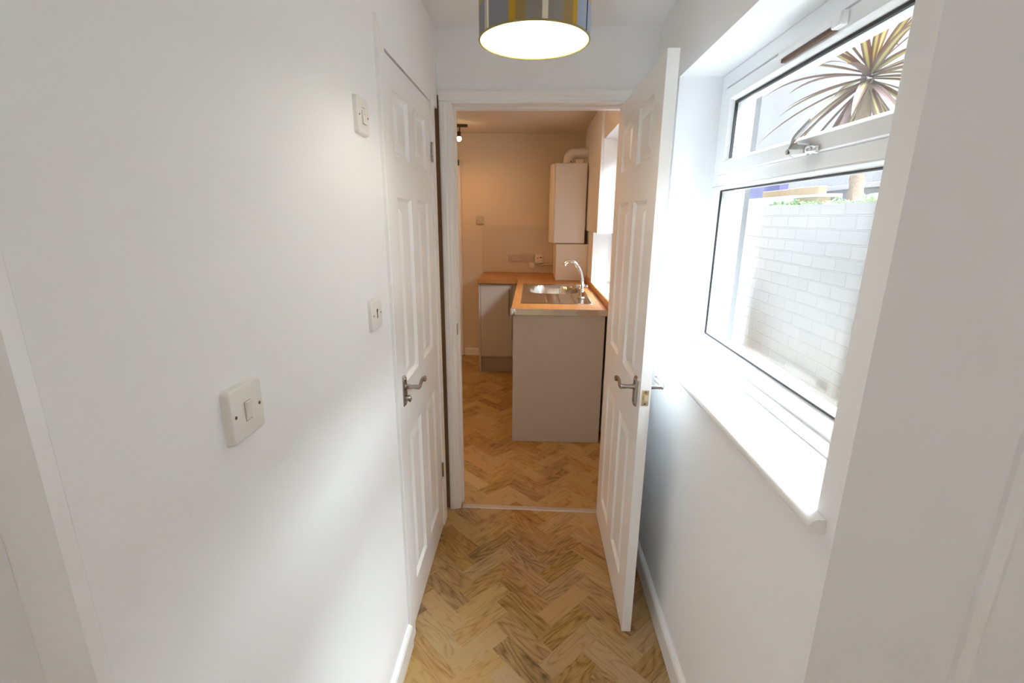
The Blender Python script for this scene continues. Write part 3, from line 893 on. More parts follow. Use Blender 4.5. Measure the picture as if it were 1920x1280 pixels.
# ------------------------------------------------------------ pendant lamp
LX, LY, LZ, LR = -0.004, 1.205, 1.930, 0.1240
lamp = thing('pendant_lamp', 'drum pendant lampshade in grey and mustard tartan tweed hanging from the hall ceiling', 'lamp', (LX, LY, LZ))
LH = 0.20
bm = B()
seg = 96
for (ra, za), (rb, zb) in (((LR, 0.003), (LR, LH - 0.003)), ((LR, LH - 0.003), (LR - 0.0015, LH)), ((LR - 0.0015, 0.0), (LR, 0.003))):
    A = [bm.verts.new((LX + ra * math.cos(2 * math.pi * k / seg), LY + ra * math.sin(2 * math.pi * k / seg), LZ + za)) for k in range(seg)]
    C = [bm.verts.new((LX + rb * math.cos(2 * math.pi * k / seg), LY + rb * math.sin(2 * math.pi * k / seg), LZ + zb)) for k in range(seg)]
    for k in range(seg): bm.faces.new((A[k], A[(k + 1) % seg], C[(k + 1) % seg], C[k]))
bmesh.ops.remove_doubles(bm, verts=bm.verts[:], dist=1e-6)
shade = obj('lamp_shade', bm, M['tartan'], lamp, smooth=True)
bm = B()
r = LR - 0.002
A = [bm.verts.new((LX + r * math.cos(2 * math.pi * k / seg), LY + r * math.sin(2 * math.pi * k / seg), LZ + 0.001)) for k in range(seg)]
C = [bm.verts.new((LX + r * math.cos(2 * math.pi * k / seg), LY + r * math.sin(2 * math.pi * k / seg), LZ + LH - 0.001)) for k in range(seg)]
for k in range(seg): bm.faces.new((A[k], A[(k + 1) % seg], C[(k + 1) % seg], C[k]))
obj('shade_lining', bm, M['lining'], shade, smooth=True, label='white inner lining')
bm = B()
pts = [(LX + (LR - 0.001) * math.cos(2 * math.pi * k / seg), LY + (LR - 0.001) * math.sin(2 * math.pi * k / seg), LZ) for k in range(seg + 1)]
tube(bm, pts, 0.0022, 8, caps=False)
obj('shade_rim', bm, M['trimgold'], shade, smooth=True, label='mustard fabric rim')
bm = B()
for k in range(3):
    a = 2 * math.pi * k / 3
    tube(bm, [(LX + 0.016 * math.cos(a), LY + 0.016 * math.sin(a), LZ + LH - 0.012), (LX + (LR - 0.002) * math.cos(a), LY + (LR - 0.002) * math.sin(a), LZ + LH - 0.004)], 0.0015, 8)
lathe(bm, [(0.020, -0.004), (0.020, 0.0), (0.016, 0.0), (0.016, -0.004)], (LX, LY, LZ + LH - 0.010), 'Z', 24)
obj('shade_carrier', bm, M['upvc'], shade)
bm = B(); tube(bm, [(LX, LY, LZ + LH - 0.05), (LX, LY, LZ + LH + 0.01), (LX, LY, LZ + LH + 0.02)], [0.015, 0.015, 0.006], 18)
obj('lamp_holder', bm, M['plastic'], lamp, smooth=True)
bm = B(); tube(bm, [(LX, LY, LZ + LH + 0.015), (LX, LY, ZC - 0.02)], 0.003, 8)
obj('flex', bm, M['plastic'], lamp)
bm = B(); lathe(bm, [(0.006, -0.028), (0.030, -0.022), (0.040, -0.006), (0.040, -0.0005)], (LX, LY, ZC), 'Z', 24)
obj('ceiling_rose', bm, M['plastic'], lamp, smooth=True)
bm = B(); lathe(bm, [(0.0, 0.0), (0.016, 0.004), (0.027, 0.016), (0.029, 0.030), (0.022, 0.048), (0.013, 0.062), (0.012, 0.068)], (LX, LY, LZ + 0.084), 'Z', 20)
bulb = obj('bulb', bm, M['bulb'], lamp, smooth=True)
bulb.visible_shadow = True
ld = bpy.data.lights.new('pendant_bulb_light', 'POINT')
ld.energy = 1.6; ld.color = (1.0, 0.92, 0.80); ld.shadow_soft_size = 0.03
lo = bpy.data.objects.new('pendant_bulb_light', ld); COL.objects.link(lo); lo.parent = lamp; lo.location = (0, 0, 0.062)

# added unseen fill light behind the camera, shaped as a flush ceiling fitting
cl_ = thing('fill_light', 'added fill light in a small round flush fitting behind the camera position', 'lamp', (0.45, -1.15, ZC))
bm = B(); lathe(bm, [(0.14, -0.0005), (0.14, -0.03), (0.13, -0.035)], (0.45, -1.15, ZC), 'Z', 32)
obj('base', bm, M['upvc'], cl_, smooth=True)
bm = B(); lathe(bm, [(0.125, -0.036), (0.11, -0.055), (0.06, -0.07), (0.0, -0.074)], (0.45, -1.15, ZC), 'Z', 32)
obj('diffuser', bm, M['bulb'], cl_, smooth=True)
ld = bpy.data.lights.new('fill_light_lamp', 'POINT'); ld.energy = 0.9; ld.color = (1.0, 0.97, 0.92); ld.shadow_soft_size = 0.08
lo = bpy.data.objects.new('fill_light_lamp', ld); COL.objects.link(lo); lo.parent = cl_; lo.location = (0, 0, -0.16)

# ------------------------------------------------------------ switches on the left wall
def switch(label, yc, zc, kind='rocker', s=0.086, t=0.011, name='light_switch'):
    t_ = thing(name, label, 'switch', (XL, yc, zc))
    fn = lambda a, b, c: (XL + c, yc + a, zc + b)
    bm = B(); plate(bm, fn, s, s, t, 0.007, 0.0045)
    obj('plate', bm, M['plastic'], t_, smooth=True)
    for sgn in (-1, 1):
        bm = B(); disc(bm, fn, sgn * 0.0300, 0, t - 0.003, t + 0.0006, 0.0026, 14)
        obj('screw', bm, M['plastic_dark'], t_)
    if kind == 'rocker':
        bm = B()
        prism(bm, [(0.0, -0.0145), (0.0, 0.0145), (0.0055, 0.0140), (0.0008, -0.0145)], lambda p, q, u: fn(u, q, t + p - 0.0006), -0.0068, 0.0068)
        obj('rocker', bm, M['plastic'], t_)
        bm = B(); box(bm, XL + t - 0.001, XL + t + 0.0001, yc - 0.0078, yc + 0.0078, zc - 0.0155, zc + 0.0152)
        obj('rocker_gap', bm, M['cab_dark'], t_)
    elif kind == 'isolator':
        bm = B()
        prism(bm, [(0.0, -0.018), (0.0, 0.012), (0.0016, 0.012), (0.0050, -0.018)], lambda p, q, u: fn(u, q, t + p - 0.0004), -0.0125, 0.0125)
        obj('rocker', bm, M['plastic'], t_)
        bm = B(); disc(bm, fn, 0.0, 0.004, t, t + 0.0026, 0.0012, 10)
        obj('indicator', bm, M['plastic_dark'], t_)
        bm = B(); box(bm, XL + t - 0.0006, XL + t + 0.0004, yc - 0.009, yc + 0.009, zc + 0.0185, zc + 0.0200)
        obj('marking', bm, M['cab_dark'], t_)
        bm = B(); box(bm, XL + t - 0.001, XL + t + 0.0001, yc - 0.0135, yc + 0.0135, zc - 0.0192, zc + 0.013)
        obj('rocker_gap', bm, M['cab_dark'], t_)
    else:
        bm = B(); box(bm, XL + t - 0.001, XL + t + 0.0005, yc - 0.0030, yc + 0.0030, zc - 0.011, zc + 0.013, 0.0004, 1)
        disc(bm, fn, 0.0, 0.010, t - 0.001, t + 0.0007, 0.0052, 14)
        obj('socket_slot', bm, M['vent_brown'], t_)
    return t_
switch('large-looking white light switch on the left wall, nearest the camera', 0.645, 1.264, 'rocker')
switch('white isolator switch high on the left wall beside the cupboard frame', 1.257, 1.785, 'isolator')
switch('white outlet plate with a small dark slot, below the high isolator switch', 1.262, 1.287, 'slot', name='wall_outlet')

# ------------------------------------------------------------ kitchen: cabinets
CT, CB = 0.960, 0.921      # worktop top and underside
def cab_handle(parent, p0, p1, out):
    p0, p1, out = Vector(p0), Vector(p1), Vector(out)
    bm = B()
    tube(bm, [p0 + out, p1 + out], 0.0055, 12)
    d = (p1 - p0).normalized()
    tube(bm, [p0 + d * 0.02, p0 + d * 0.02 + out], 0.004, 10)
    tube(bm, [p1 - d * 0.02, p1 - d * 0.02 + out], 0.004, 10)
    return obj('handle', bm, M['satin'], parent, smooth=True, label='slim chrome bar handle')

c1 = thing('base_cabinet', 'taupe base cabinet on the kitchen far wall at the left end of worktop', 'cabinet', (-0.33, 4.95, 0))
CY = 4.650
bm = B(); box(bm, -0.508, -0.145, CY + 0.021, YF - 0.002, 0.15, CB - 0.001)
box(bm, -0.526, -0.509, CY - 0.001, YF - 0.002, 0.0, CB - 0.001, 0.001, 1)
obj('carcass', bm, M['cabinet'], c1)
bm = B(); box(bm, -0.507, -0.193, CY, CY + 0.018, 0.172, CB - 0.008, 0.002, 2)
dr = obj('cabinet_door', bm, M['cabinet'], c1)
cab_handle(dr, (-0.222, CY, 0.60), (-0.222, CY, 0.86), (0, -0.028, 0))
bm = B(); box(bm, -0.190, -0.146, CY, CY + 0.018, 0.172, CB - 0.002, 0.001, 1)
obj('filler_strip', bm, M['cabinet'], c1)
bm = B(); box(bm, -0.508, -0.100, CY + 0.030, CY + 0.046, 0.001, 0.150)
obj('plinth', bm, M['cab_dark'], c1)

c2 = thing('sink_base_cabinet', 'taupe sink cabinet run with a tall plain grey end panel facing the doorway', 'cabinet', (0.19, 3.9, 0))
PY = 3.100
bm = B(); box(bm, -0.122, 0.489, PY, PY + 0.018, 0.001, CB - 0.001, 0.0012, 1)
obj('end_panel', bm, M['cabinet'], c2)
bm = B()
for (y0, y1) in ((PY + 0.019, 3.70), (3.702, 4.30), (4.302, CY + 0.01)):
    box(bm, -0.100, 0.476, y0, y0 + 0.016, 0.15, CB - 0.001); box(bm, -0.100, 0.476, y1 - 0.016, y1, 0.15, CB - 0.001)
    box(bm, -0.100, 0.476, y0 + 0.016, y1 - 0.016, 0.15, 0.166); box(bm, 0.470, 0.476, y0 + 0.016, y1 - 0.016, 0.166, CB - 0.001)
obj('carcass', bm, M['cabinet'], c2)
for (y0, y1, hy_) in ((PY + 0.021, 3.698, 3.655), (3.703, 4.298, 3.745), (4.303, CY - 0.045, 4.575)):
    bm = B(); box(bm, -0.121, -0.102, y0, y1, 0.165, CB - 0.008, 0.002, 2)
    dd = obj('cabinet_door', bm, M['cabinet'], c2)
    cab_handle(dd, (-0.121, hy_, 0.60), (-0.121, hy_, 0.86), (-0.028, 0, 0))
bm = B(); box(bm, -0.072, -0.056, PY + 0.019, CY + 0.02, 0.001, 0.150)
obj('plinth', bm, M['cab_dark'], c2)

# worktop (L shape with cut-out for the sink bowl)
wt = thing('worktop', 'L-shaped golden wood-effect kitchen worktop', 'worktop', (0.0, 4.9, CB))
SX0, SX1, SYa, SYb = -0.078, 0.440, 3.300, 4.330     # sink outline
BX0, BX1, BY0, BY1 = -0.020, 0.385, 3.790, 4.255      # bowl
WX0, WX1, WYN = -0.134, KR - 0.001, PY - 0.006
bm = B()
hx0, hx1, hy0, hy1 = SX0 + 0.009, SX1 - 0.009, SYa + 0.009, SYb - 0.009
for q in ((WX0, WX1, WYN, hy0), (WX0, hx0, hy0, hy1), (hx1, WX1, hy0, hy1), (WX0, WX1, hy1, YF - 0.001), (-0.534, WX0, 4.615, YF - 0.001)):
    box(bm, q[0], q[1], q[2], q[3], CB, CT)
obj('worktop_slab', bm, M['worktop'], wt)
bm = B(); box(bm, WX0 + 0.001, 0.500, WYN - 0.003, WYN - 0.0002, CB - 0.001, CT + 0.001, 0.0005, 1)
es = obj('edging_strip', bm, M['alu'], wt, label='polished metal edging strip')
bm = B(); box(bm, WX0 - 0.006, WX0 + 0.032, WYN - 0.005, WYN + 0.004, CB - 0.002, CT + 0.003, 0.003, 2)
obj('corner_cap', bm, M['chrome'], es, smooth=True)
for x in (0.0, 0.30, 0.47):
    bm = B(); disc(bm, lambda a, b, c: (x + a, WYN - 0.003 - c, CB + 0.018 + b), 0, 0, 0, 0.0008, 0.003, 10)
    obj('screw', bm, M['satin'], es)
bm = B(); prism(bm, [(0, 0), (-0.020, 0), (-0.020, 0.036), (-0.014, 0.042), (0, 0.042)], lambda p, q, t: (KR - 0.001 + p, t, CT + q), 3.12, 4.612)
obj('upstand', bm, M['worktop'], wt)

# sink
def sink_mesh():
    bm = B()
    nx, ny = 64, 120
    def h(x, y):
        z = 0.004
        ex = min(x - SX0, SX1 - x); ey = min(y - SYa, SYb - y); e = min(ex, ey)
        z *= min(1, max(0, e / 0.010))
        # recessed inner field
        if e > 0.018: z -= 0.004 * min(1, (e - 0.018) / 0.010)
        # bowl
        cx, cy_ = (BX0 + BX1) / 2, (BY0 + BY1) / 2; ax, ay = (BX1 - BX0) / 2, (BY1 - BY0) / 2
        r_ = (abs((x - cx) / ax) ** 3.2 + abs((y - cy_) / ay) ** 3.2) ** (1 / 3.2)
        if r_ < 1.06:
            t = min(1, max(0, (1.06 - r_) / 0.20)); t = t * t * (3 - 2 * t)
            z -= 0.15 * t
        # drainer grooves
        if y < BY0 - 0.04 and y > SYa + 0.045 and SX0 + 0.05 < x < SX1 - 0.11:
            k = (x - SX0 - 0.05) / 0.052
            g = max(0, 1 - abs((k % 1) - 0.5) / 0.16)
            en = min(1, (BY0 - 0.04 - y) / 0.02, (y - SYa - 0.045) / 0.012)
            z += 0.007 * (g * g * (3 - 2 * g)) * en
        return z
    V = [[bm.verts.new((SX0 + (SX1 - SX0) * i / nx, SYa + (SYb - SYa) * j / ny, CT + h(SX0 + (SX1 - SX0) * i / nx, SYa + (SYb - SYa) * j / ny))) for j in range(ny + 1)] for i in range(nx + 1)]
    for i in range(nx):
        for j in range(ny):
            bm.faces.new((V[i][j], V[i + 1][j], V[i + 1][j + 1], V[i][j + 1]))
    for f in bm.faces:
        if f.normal.z < 0: f.normal_flip()
    return bm
sk = thing('kitchen_sink', 'stainless steel inset sink with ribbed drainer in front of its bowl', 'sink', ((SX0 + SX1) / 2, (SYa + SYb) / 2, CT))
so = obj('sink_bowl_and_drainer', sink_mesh(), M['steel'], sk, smooth=True, recalc=False)
bm = B(); lathe(bm, [(0.0, 0.002), (0.018, 0.003), (0.030, 0.004), (0.034, 0.0)], ((BX0 + BX1) / 2, (BY0 + BY1) / 2, CT - 0.149), 'Z', 24)
obj('drain', bm, M['chrome'], sk, smooth=True)

# tap
TX, TY = 0.372, 3.560
tap = thing('mixer_tap', 'tall chrome swan-neck mixer tap standing on the sink drainer', 'tap', (TX, TY, CT + 0.003))
z0 = CT + 0.001
bm = B(); lathe(bm, [(0.027, 0.0), (0.027, 0.006), (0.021, 0.012), (0.019, 0.040), (0.021, 0.060), (0.017, 0.068), (0.018, 0.074)], (TX, TY, z0), 'Z', 24)
tb = obj('tap_body', bm, M['chrome'], tap, smooth=True)
bm = B(); lathe(bm, [(0.012, 0.070), (0.022, 0.078), (0.027, 0.092), (0.022, 0.106), (0.012, 0.114)], (TX, TY, z0), 'Z', 24)
obj('tap_collar', bm, M['chrome'], tap, smooth=True)
for sx in (-1, 1):
    bm = B()
    lathe(bm, [(0.007, 0.018 * sx), (0.008, 0.026 * sx), (0.013, 0.028 * sx), (0.014, 0.040 * sx), (0.008, 0.046 * sx), (0.0005, 0.047 * sx)], (TX, TY, z0 + 0.092), 'X', 18)
    obj('tap_knob', bm, M['chrome'], tap, smooth=True)
bm = B()
pth = smooth_path([(TX, TY, z0 + 0.100), (TX - 0.002, TY, z0 + 0.150), (TX - 0.018, TY + 0.002, z0 + 0.210), (TX - 0.052, TY + 0.005, z0 + 0.258), (TX - 0.092, TY + 0.009, z0 + 0.274), (TX - 0.122, TY + 0.012, z0 + 0.262), (TX - 0.132, TY + 0.013, z0 + 0.246)], 7)
n = len(pth)
tube(bm, pth, [0.0155 - 0.004 * min(1, i / (n * 0.6)) for i in range(n)], 18)
obj('tap_spout', bm, M['chrome'], tap, smooth=True)

# ------------------------------------------------------------ boiler with flue, boxing under it
BLX0, BLX1, BLY0, BLY1, BLZ0, BLZ1 = 0.188, 0.492, 4.630, 5.060, 1.312, 2.032
bo = thing('boiler', 'tall narrow white wall-hung boiler in the kitchen corner', 'boiler', ((BLX0 + BLX1) / 2, (BLY0 + BLY1) / 2, BLZ0))
bm = B(); box(bm, BLX0 + 0.012, BLX1, BLY0, BLY1, BLZ0, BLZ1, 0.006, 2)
obj('boiler_case', bm, M['boiler'], bo, smooth=True)
bm = B(); prism(bm, [(0.012, 0.0), (0.0, 0.02), (-0.022, 0.10), (-0.030, 0.215), (-0.022, 0.33), (0.0, 0.41), (0.012, 0.43)], lambda p, q, t: (BLX0 + p - 0.001, BLY0 + q, t), BLZ0 + 0.004, BLZ1 - 0.004)
obj('boiler_front', bm, M['boiler'], bo, smooth=True)
bm = B(); box(bm, BLX1, KR - 0.0225, BLY0 + 0.12, BLY1 - 0.02, BLZ0 + 0.14, BLZ1 - 0.02)
obj('wall_bracket', bm, M['boiler'], bo)
bm = B()
fy = 4.78
pth = smooth_path([(0.325, fy, BLZ1 - 0.001), (0.325, fy, BLZ1 + 0.040), (0.335, fy, BLZ1 + 0.075), (0.362, fy, BLZ1 + 0.098), (0.400, fy, BLZ1 + 0.102), (0.515, fy, BLZ1 + 0.102)], 6)
tube(bm, pth, 0.046, 24)
fl = obj('flue', bm, M['boiler'], bo, smooth=True, label='white flue elbow')
bm = B(); lathe(bm, [(0.046, 0.0), (0.062, 0.003), (0.064, 0.017), (0.050, 0.0178)], (0.511, fy, BLZ1 + 0.102), 'X', 24)
obj('flue_collar', bm, M['boiler'], fl, smooth=True)
bm = B(); lathe(bm, [(0.050, 0.0), (0.052, 0.002), (0.052, 0.014), (0.048, 0.016)], (0.325, fy, BLZ1), 'Z', 24)
obj('flue_base', bm, M['boiler'], fl, smooth=True)
bm = B(); box(bm, 0.385, 0.455, 4.655, 4.70, BLZ1 + 0.0, BLZ1 + 0.036, 0.004, 2)
obj('flue_test_box', bm, M['boxing'], bo)
bm = B(); disc(bm, lambda a, b, c: (0.345 + a, fy - 0.0455 - c, BLZ1 + 0.022 + b), 0, 0, 0, 0.003, 0.006, 12)
obj('test_cap', bm, M['plastic_dark'], bo)

bx = thing('pipe_boxing', 'painted pipe boxing panel standing on the worktop beneath the boiler', 'boxing', (0.37, 4.9, CT))
bm = B(); box(bm, 0.226, 0.240, 4.632, YF - 0.002, CT + 0.001, BLZ0 - 0.008, 0.001, 1)
obj('side_board', bm, M['boxing'], bx)
bm = B(); box(bm, 0.226, KR - 0.001, 4.618, 4.631, CT + 0.001, BLZ0 - 0.008, 0.0015, 1)
obj('front_board', bm, M['boxing'], bx)

# ------------------------------------------------------------ kitchen wall fittings
sp_ = B(); box(sp_, -0.552, 0.222, YF - 0.006, YF - 0.0005, CT + 0.001, 1.464, 0.001, 1)
o = obj('splashback', sp_, M['splash'], None, loc=(-0.16, YF, CT)); tag(o, 'cream splashback panel above the far stretch of worktop', 'splashback')

def face_far(xc, zc, y=YF):
    return lambda a, b, c: (xc + a, y - c, zc + b)
t_ = thing('kitchen_switch', 'square wall switch left of the splashback top corner', 'switch', (-0.573, YF, 1.517))
bm = B(); plate(bm, face_far(-0.573, 1.517), 0.088, 0.088, 0.010, 0.006, 0.003); obj('plate', bm, M['plastic_old'], t_, smooth=True)
for sgn in (-1, 1):
    bm = B(); disc(bm, face_far(-0.573, 1.517), sgn * 0.030, 0, 0.008, 0.0107, 0.004, 12); obj('screw', bm, M['plastic_dark'], t_)
bm = B(); plate(bm, face_far(-0.573, 1.517, YF - 0.0098), 0.020, 0.030, 0.004, 0.001, 0.001); obj('rocker', bm, M['plastic_old'], t_)

def double_socket(xc, zc, label):
    y = YF - 0.006
    t_ = thing('double_socket', label, 'socket', (xc, y, zc), 'pair of double sockets above the worktop')
    fn = face_far(xc, zc, y)
    bm = B(); plate(bm, fn, 0.142, 0.084, 0.010, 0.005, 0.003); obj('plate', bm, M['plastic_old'], t_, smooth=True)
    for s in (-1, 1):
        bm = B(); plate(bm, face_far(xc + s * 0.020, zc + 0.026, y - 0.0098), 0.012, 0.020, 0.004, 0.001, 0.001); obj('rocker', bm, M['plastic_old'], t_)
        bm = B()
        for a, b, w, h in ((0, 0.002, 0.004, 0.009), (-0.011, -0.018, 0.007, 0.004), (0.011, -0.018, 0.007, 0.004)):
            plate(bm, face_far(xc + s * 0.038 + a, zc + b, y - 0.0095), w, h, 0.0012, 0.0005, 0.0003)
        obj('socket_holes', bm, M['plastic_dark'], t_)
        bm = B(); disc(bm, fn, s * 0.060, 0.004, 0.008, 0.0106, 0.0035, 10); obj('screw', bm, M['plastic_dark'], t_)
double_socket(-0.193, 1.122, 'white double socket on the splashback, the left one of the adjoining pair')
double_socket(-0.047, 1.122, 'white double socket on the splashback, the right one of the adjoining pair')
t_ = thing('fused_spur', 'white fused spur box with a red neon right of the double sockets', 'switch', (0.075, YF - 0.006, 1.110))
bm = B(); plate(bm, face_far(0.075, 1.110, YF - 0.006), 0.086, 0.092, 0.034, 0.005, 0.003); obj('housing', bm, M['boiler'], t_, smooth=True)
bm = B(); plate(bm, face_far(0.060, 1.122, YF - 0.0395), 0.018, 0.012, 0.003, 0.002, 0.001); obj('neon', bm, M['red'], t_)
bm = B(); plate(bm, face_far(0.092, 1.126, YF - 0.0395), 0.022, 0.012, 0.003, 0.001, 0.001); obj('fuse_cover', bm, M['plastic_dark'], t_)
bm = B(); plate(bm, face_far(-0.005, 1.045, YF - 0.006), 0.056, 0.060, 0.018, 0.006, 0.003)
o = obj('junction_box', bm, M['boxing'], None, loc=(-0.005, YF, 1.045), smooth=True); tag(o, 'small cream junction box below the socket pair', 'junction box')
bm = B()
tube(bm, smooth_path([(0.040, YF - 0.022, 1.066), (0.070, YF - 0.024, 1.050), (0.100, YF - 0.026, 1.042), (0.130, YF - 0.026, 1.050), (0.224, YF - 0.026, 1.052)], 6), 0.009, 12)
o = obj('gas_pipe', bm, M['brass'], None, loc=(0.13, YF, 1.05), smooth=True); tag(o, 'short bent pipe running along the splashback into the boxing', 'pipe')

# ------------------------------------------------------------ ceiling spotlight bar
def spot_bar(label, xr, yb, watts, aim):
  sb = thing('spotlight_bar', label, 'lamp', (xr - 0.32, yb, ZK))
  bm = B(); box(bm, xr - 0.672, xr, yb - 0.015, yb + 0.015, ZK - 0.024, ZK - 0.001, 0.003, 2)
  obj('bar', bm, M['darkmetal'], sb)
  for i, (x, act) in enumerate(((xr - 0.075, 1), (xr - 0.592, 1))):
      bm = B(); tube(bm, [(x, yb, ZK - 0.02), (x, yb, ZK - 0.075)], 0.006, 10); tube(bm, [(x - 0.012, yb, ZK - 0.072), (x + 0.012, yb, ZK - 0.072)], 0.008, 10)
      obj('stem', bm, M['darkmetal'], sb)
      a = Vector((x - 0.012, yb + 0.005, ZK - 0.062)); d = Vector((0.12, -0.30, -1)).normalized()
      bm = B(); tube(bm, [a, a + d * 0.01, a + d * 0.045, a + d * 0.056], [0.010, 0.018, 0.021, 0.024], 18)
      hd = obj('spot_head', bm, M['darkmetal'], sb, smooth=True)
      c = a + d * 0.068
      bm = B(); bmesh.ops.create_icosphere(bm, subdivisions=3, radius=0.023, matrix=Matrix.Translation(c))
      obj('bulb', bm, M['spotbulb'], hd, smooth=True)
      ld = bpy.data.lights.new('spot_bulb_light', 'SPOT'); ld.energy = watts; ld.color = (1.0, 0.47, 0.15); ld.shadow_soft_size = 0.03; ld.spot_size = R(155); ld.spot_blend = 1.0
      lo = bpy.data.objects.new('spot_bulb_light', ld); COL.objects.link(lo); lo.parent = sb
      lo.location = (c + d * 0.040) - Vector(sb.location)
      lo.rotation_euler = (-Vector(aim)).to_track_quat('Z', 'Y').to_euler()
spot_bar('dark metal spotlight bar with a lit bulb, top left inside the kitchen doorway', -0.628, 4.78, 3.5, (0.35, 0.10, -1))
spot_bar('added unseen spotlight bar brightening the kitchen, left behind the doorway wall', -0.55, 2.95, 8.0, (0.75, 0.10, -1))  # second bar is invented, out of view, to brighten end panel and boiler

# ------------------------------------------------------------ outside
bm = B(); box(bm, XO, 1.66, -1.0, 9.0, -0.12, -0.02)
struct('ground_yard', bm, M['concrete'], 'concrete yard between house and garden wall', 'ground')
GX = 1.66; GZ = 1.635
bm = B()
# slightly uneven top course
ny = 60
prev = None
rr = random.Random(5)
tops = [GZ + rr.uniform(-0.006, 0.006) - (0.0 if j < 24 else 0.0) for j in range(ny + 1)]
for j in range(ny):
    y0, y1 = -1.0 + 9.0 * j / ny, -1.0 + 9.0 * (j + 1) / ny
    box(bm, GX, GX + 0.22, y0, y1, -0.1, (tops[j] + tops[j + 1]) / 2)
o = struct('wall_garden', bm, M['brick'], 'white painted brick garden wall outside the hall window', 'garden wall')
bm = B(); box(bm, GX + 0.222, 3.7, -1.0, 9.0, -0.1, 1.56); box(bm, GX + 0.222, 2.015, -1.0, 9.0, 1.56, 1.622)
struct('ground_raised_bed', bm, M['soil'], 'raised garden bed behind the white brick wall', 'ground')
bm = B(); box(bm, 3.7, 3.9, -1.5, 9.0, 1.0, 3.9)
struct('wall_neighbour', bm, M['render'], 'white rough-rendered neighbouring house wall behind the palm', 'wall')
bm = B(); box(bm, 3.55, 3.70, 1.0, 7.0, 1.56, 1.875, 0.01, 1)
o = obj('grey_planter_wall', bm, M['slate'], None, loc=(3.6, 3, 1.56)); tag(o, 'low grey wall at the foot of the white rendered house', 'low wall')
bm = B(); box(bm, 3.48, 3.70, 1.0, 7.0, 1.876, 1.925, 0.005, 1)
o = obj('coping_ledge', bm, M['extwhite'], None, loc=(3.6, 3, 1.92)); tag(o, 'pale ledge topping the low grey wall behind the garden', 'ledge')
bm = B(); box(bm, 2.02, 2.30, 3.95, 4.95, 1.56, 1.728, 0.01, 1)
o = obj('white_block', bm, M['extwhite'], None, loc=(2.1, 4.5, 1.56)); tag(o, 'low white masonry block resting behind the left end of the brick wall', 'block')
bm = B(); box(bm, 2.02, 2.16, 3.56, 3.945, 1.705, 1.722, 0.003, 1)
o = obj('white_slab', bm, M['extwhite'], None, loc=(2.1, 3.8, 1.70)); tag(o, 'thin white slab beside the white masonry block', 'slab')
bm = B(); box(bm, 2.05, 2.14, 3.66, 3.94, 1.56, 1.704)
o = obj('slab_support', bm, M['timber'], None, loc=(2.1, 3.8, 1.56)); tag(o, 'dark wooden support beneath the thin white slab', 'support')
bm = B(); box(bm, 2.6, 2.68, 4.66, 5.75, 1.56, 1.845, 0.004, 1)
o = obj('timber_board', bm, M['timber'], None, loc=(2.64, 4.8, 1.56)); tag(o, 'tan timber board standing behind the white masonry block', 'board')
bm = B(); box(bm, 2.8, 2.9, 5.80, 6.75, 1.56, 2.02, 0.004, 1)
o = obj('violet_panel', bm, M['purple'], None, loc=(2.85, 5.8, 1.56)); tag(o, 'violet panel at the far left beyond the garden wall', 'panel')
bm = B(); bmesh.ops.create_icosphere(bm, subdivisions=4, radius=1.0)
for v in bm.verts:
    n_ = 1 + 0.05 * math.sin(3 * v.co.x + 2 * v.co.y) + 0.04 * math.sin(4 * v.co.z + v.co.y * 3)
    v.co = Vector((2.12 + v.co.x * 0.10 * n_, 3.17 + v.co.y * 0.13 * n_, 1.625 + v.co.z * 0.085 * n_))
o = obj('garden_stone', bm, M['stone'], None, loc=(2.12, 3.08, 1.56), smooth=True); tag(o, 'rounded pale stone behind the brick wall beside the palm trunk', 'stone')

# ground-cover plants along the wall top
def plant(x, y, z, s, label):
    bm = B()
    rr = random.Random(int(y * 100))
    for k in range(70):
        a = rr.uniform(0, 6.28); r_ = s * math.sqrt(rr.random()); hh = rr.uniform(0.0, 0.055) * (1.1 - r_ / s * 0.6) + 0.006
        c = Vector((x + r_ * math.cos(a) * 0.5, y + r_ * math.sin(a), z + hh))
        u = Vector((rr.uniform(-1, 1), rr.uniform(-1, 1), rr.uniform(-0.2, 0.7))).normalized()
        w = u.cross(Vector((rr.uniform(-.3, .3), rr.uniform(-.3, .3), 1))).normalized()
        L_, W_ = rr.uniform(0.014, 0.026), rr.uniform(0.008, 0.014)
        nn = u.cross(w).normalized() * 0.004
        vs = [bm.verts.new(c + u * L_ * p + w * W_ * q + nn * b_) for p, q, b_ in ((-1, 0, 0), (-0.3, 0.8, 1), (0.5, 0.7, 1), (1, 0, -1), (0.5, -0.7, 1), (-0.3, -0.8, 1))]
        bm.faces.new(vs)
    for k in range(10):
        a = rr.uniform(0, 6.28)
        tube(bm, [(x, y + (k - 5) * s * 0.15, z - 0.002), (x + 0.3 * s * math.cos(a), y + (k - 5) * s * 0.15 + 0.3 * s * math.sin(a), z + 0.03)], 0.0015, 5)
    o_ = obj('creeping_plant', bm, M['green'], None, loc=(x, y, z))
    tag(o_, label, 'plant', 'low green plants along the garden wall')
    return o_
for y, s, l in ((3.00, 0.10, 'tuft of pale green creeper on the wall top in front of the rounded stone'),
                (3.26, 0.11, 'tuft of pale green creeper at the foot of the palm trunk'),
                (3.52, 0.12, 'thin tuft of green creeper between the palm trunk and the slab'),
                (3.77, 0.10, 'dense tuft of green creeper in front of the thin slab'),
                (4.02, 0.10, 'small tuft of green creeper beside the white masonry block')):
    plant(1.95, y, 1.6235, s, l)
plant(1.95, 5.25, 1.6235, 0.10, 'lone tuft of green creeper at the far left end of the wall')

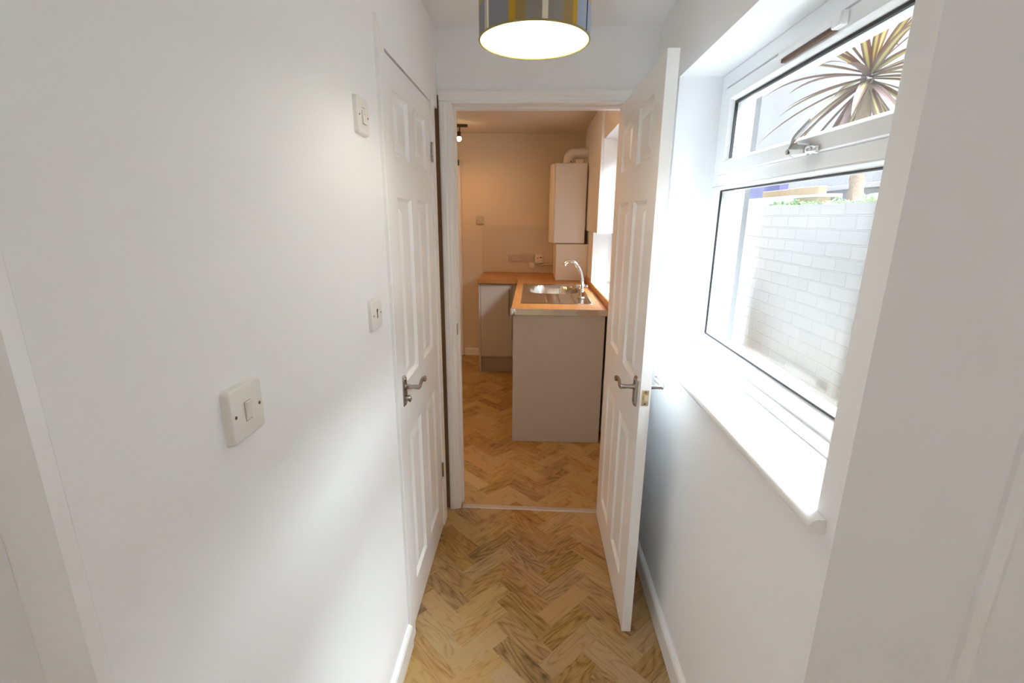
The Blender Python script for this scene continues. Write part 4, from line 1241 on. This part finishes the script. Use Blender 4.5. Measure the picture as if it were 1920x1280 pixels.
# cordyline palm
PX, PYY, PZ = 2.42, 3.92, 2.53
pt = thing('cordyline_palm', 'striped maroon and yellow-green cordyline palm outside the top window light', 'palm', (PX, 3.86, 1.56))
bm = B()
tube(bm, smooth_path([(PX, 3.84, 1.555), (PX + 0.01, 3.86, 1.80), (PX - 0.01, 3.90, 2.15), (PX, PYY, PZ)], 8), [0.055 - 0.018 * i / 24 + 0.003 * math.sin(i * 2.3) for i in range(25)], 16)
obj('trunk', bm, M['trunk'], pt, smooth=True)
bm = B()
uvl = bm.loops.layers.uv.new('leaf'); tl = bm.verts.layers.float.new('tint')
rr = random.Random(11)
NL = 62
for k in range(NL):
    az = k * 2.39996 + rr.uniform(-0.15, 0.15)
    el = R(78 - 140 * (k / NL) ** 0.9 + rr.uniform(-6, 6))
    Ln = rr.uniform(0.56, 0.80) * (0.8 if el > 0.9 else 1)
    W_ = rr.uniform(0.022, 0.035)
    dr_ = Vector((math.cos(az) * math.cos(el), math.sin(az) * math.cos(el), math.sin(el)))
    p = Vector((PX, PYY, PZ + 0.10 * (1 - k / NL) - 0.03)) + dr_ * 0.02
    seg = 10; rows = []
    droop = rr.uniform(0.05, 0.20)
    tint = 1.0 if rr.random() < 0.35 else rr.uniform(0, 0.35)
    dcur = dr_.copy()
    for s in range(seg + 1):
        t = s / seg
        side = dcur.cross(Vector((0, 0, 1)))
        if side.length < 0.05: side = Vector((math.sin(az), -math.cos(az), 0))
        side.normalize()
        nrm = side.cross(dcur).normalized()
        w = W_ * (0.55 + 0.45 * min(1, t * 4)) * (1 - t ** 3.0) ** 0.9 + 0.0008
        rows.append([(p - side * w + nrm * w * 0.35), (p - side * w * .45 + nrm * w * 0.1), p - nrm * 0.0, (p + side * w * .45 + nrm * w * 0.1), (p + side * w + nrm * w * 0.35)])
        dcur = (dcur + Vector((0, 0, -droop * t * 0.9))).normalized()
        p = p + dcur * (Ln / seg)
    VV = []
    for r_ in rows:
        q = [bm.verts.new(v) for v in r_]
        for v in q: v[tl] = tint
        VV.append(q)
    for s in range(seg):
        for c in range(4):
            f = bm.faces.new((VV[s][c], VV[s][c + 1], VV[s + 1][c + 1], VV[s + 1][c]))
            for lp, (cc, ss) in zip(f.loops, ((c, s), (c + 1, s), (c + 1, s + 1), (c, s + 1))):
                lp[uvl].uv = (cc / 4, ss / seg)
obj('leaves', bm, M['leaf'], pt, recalc=False)
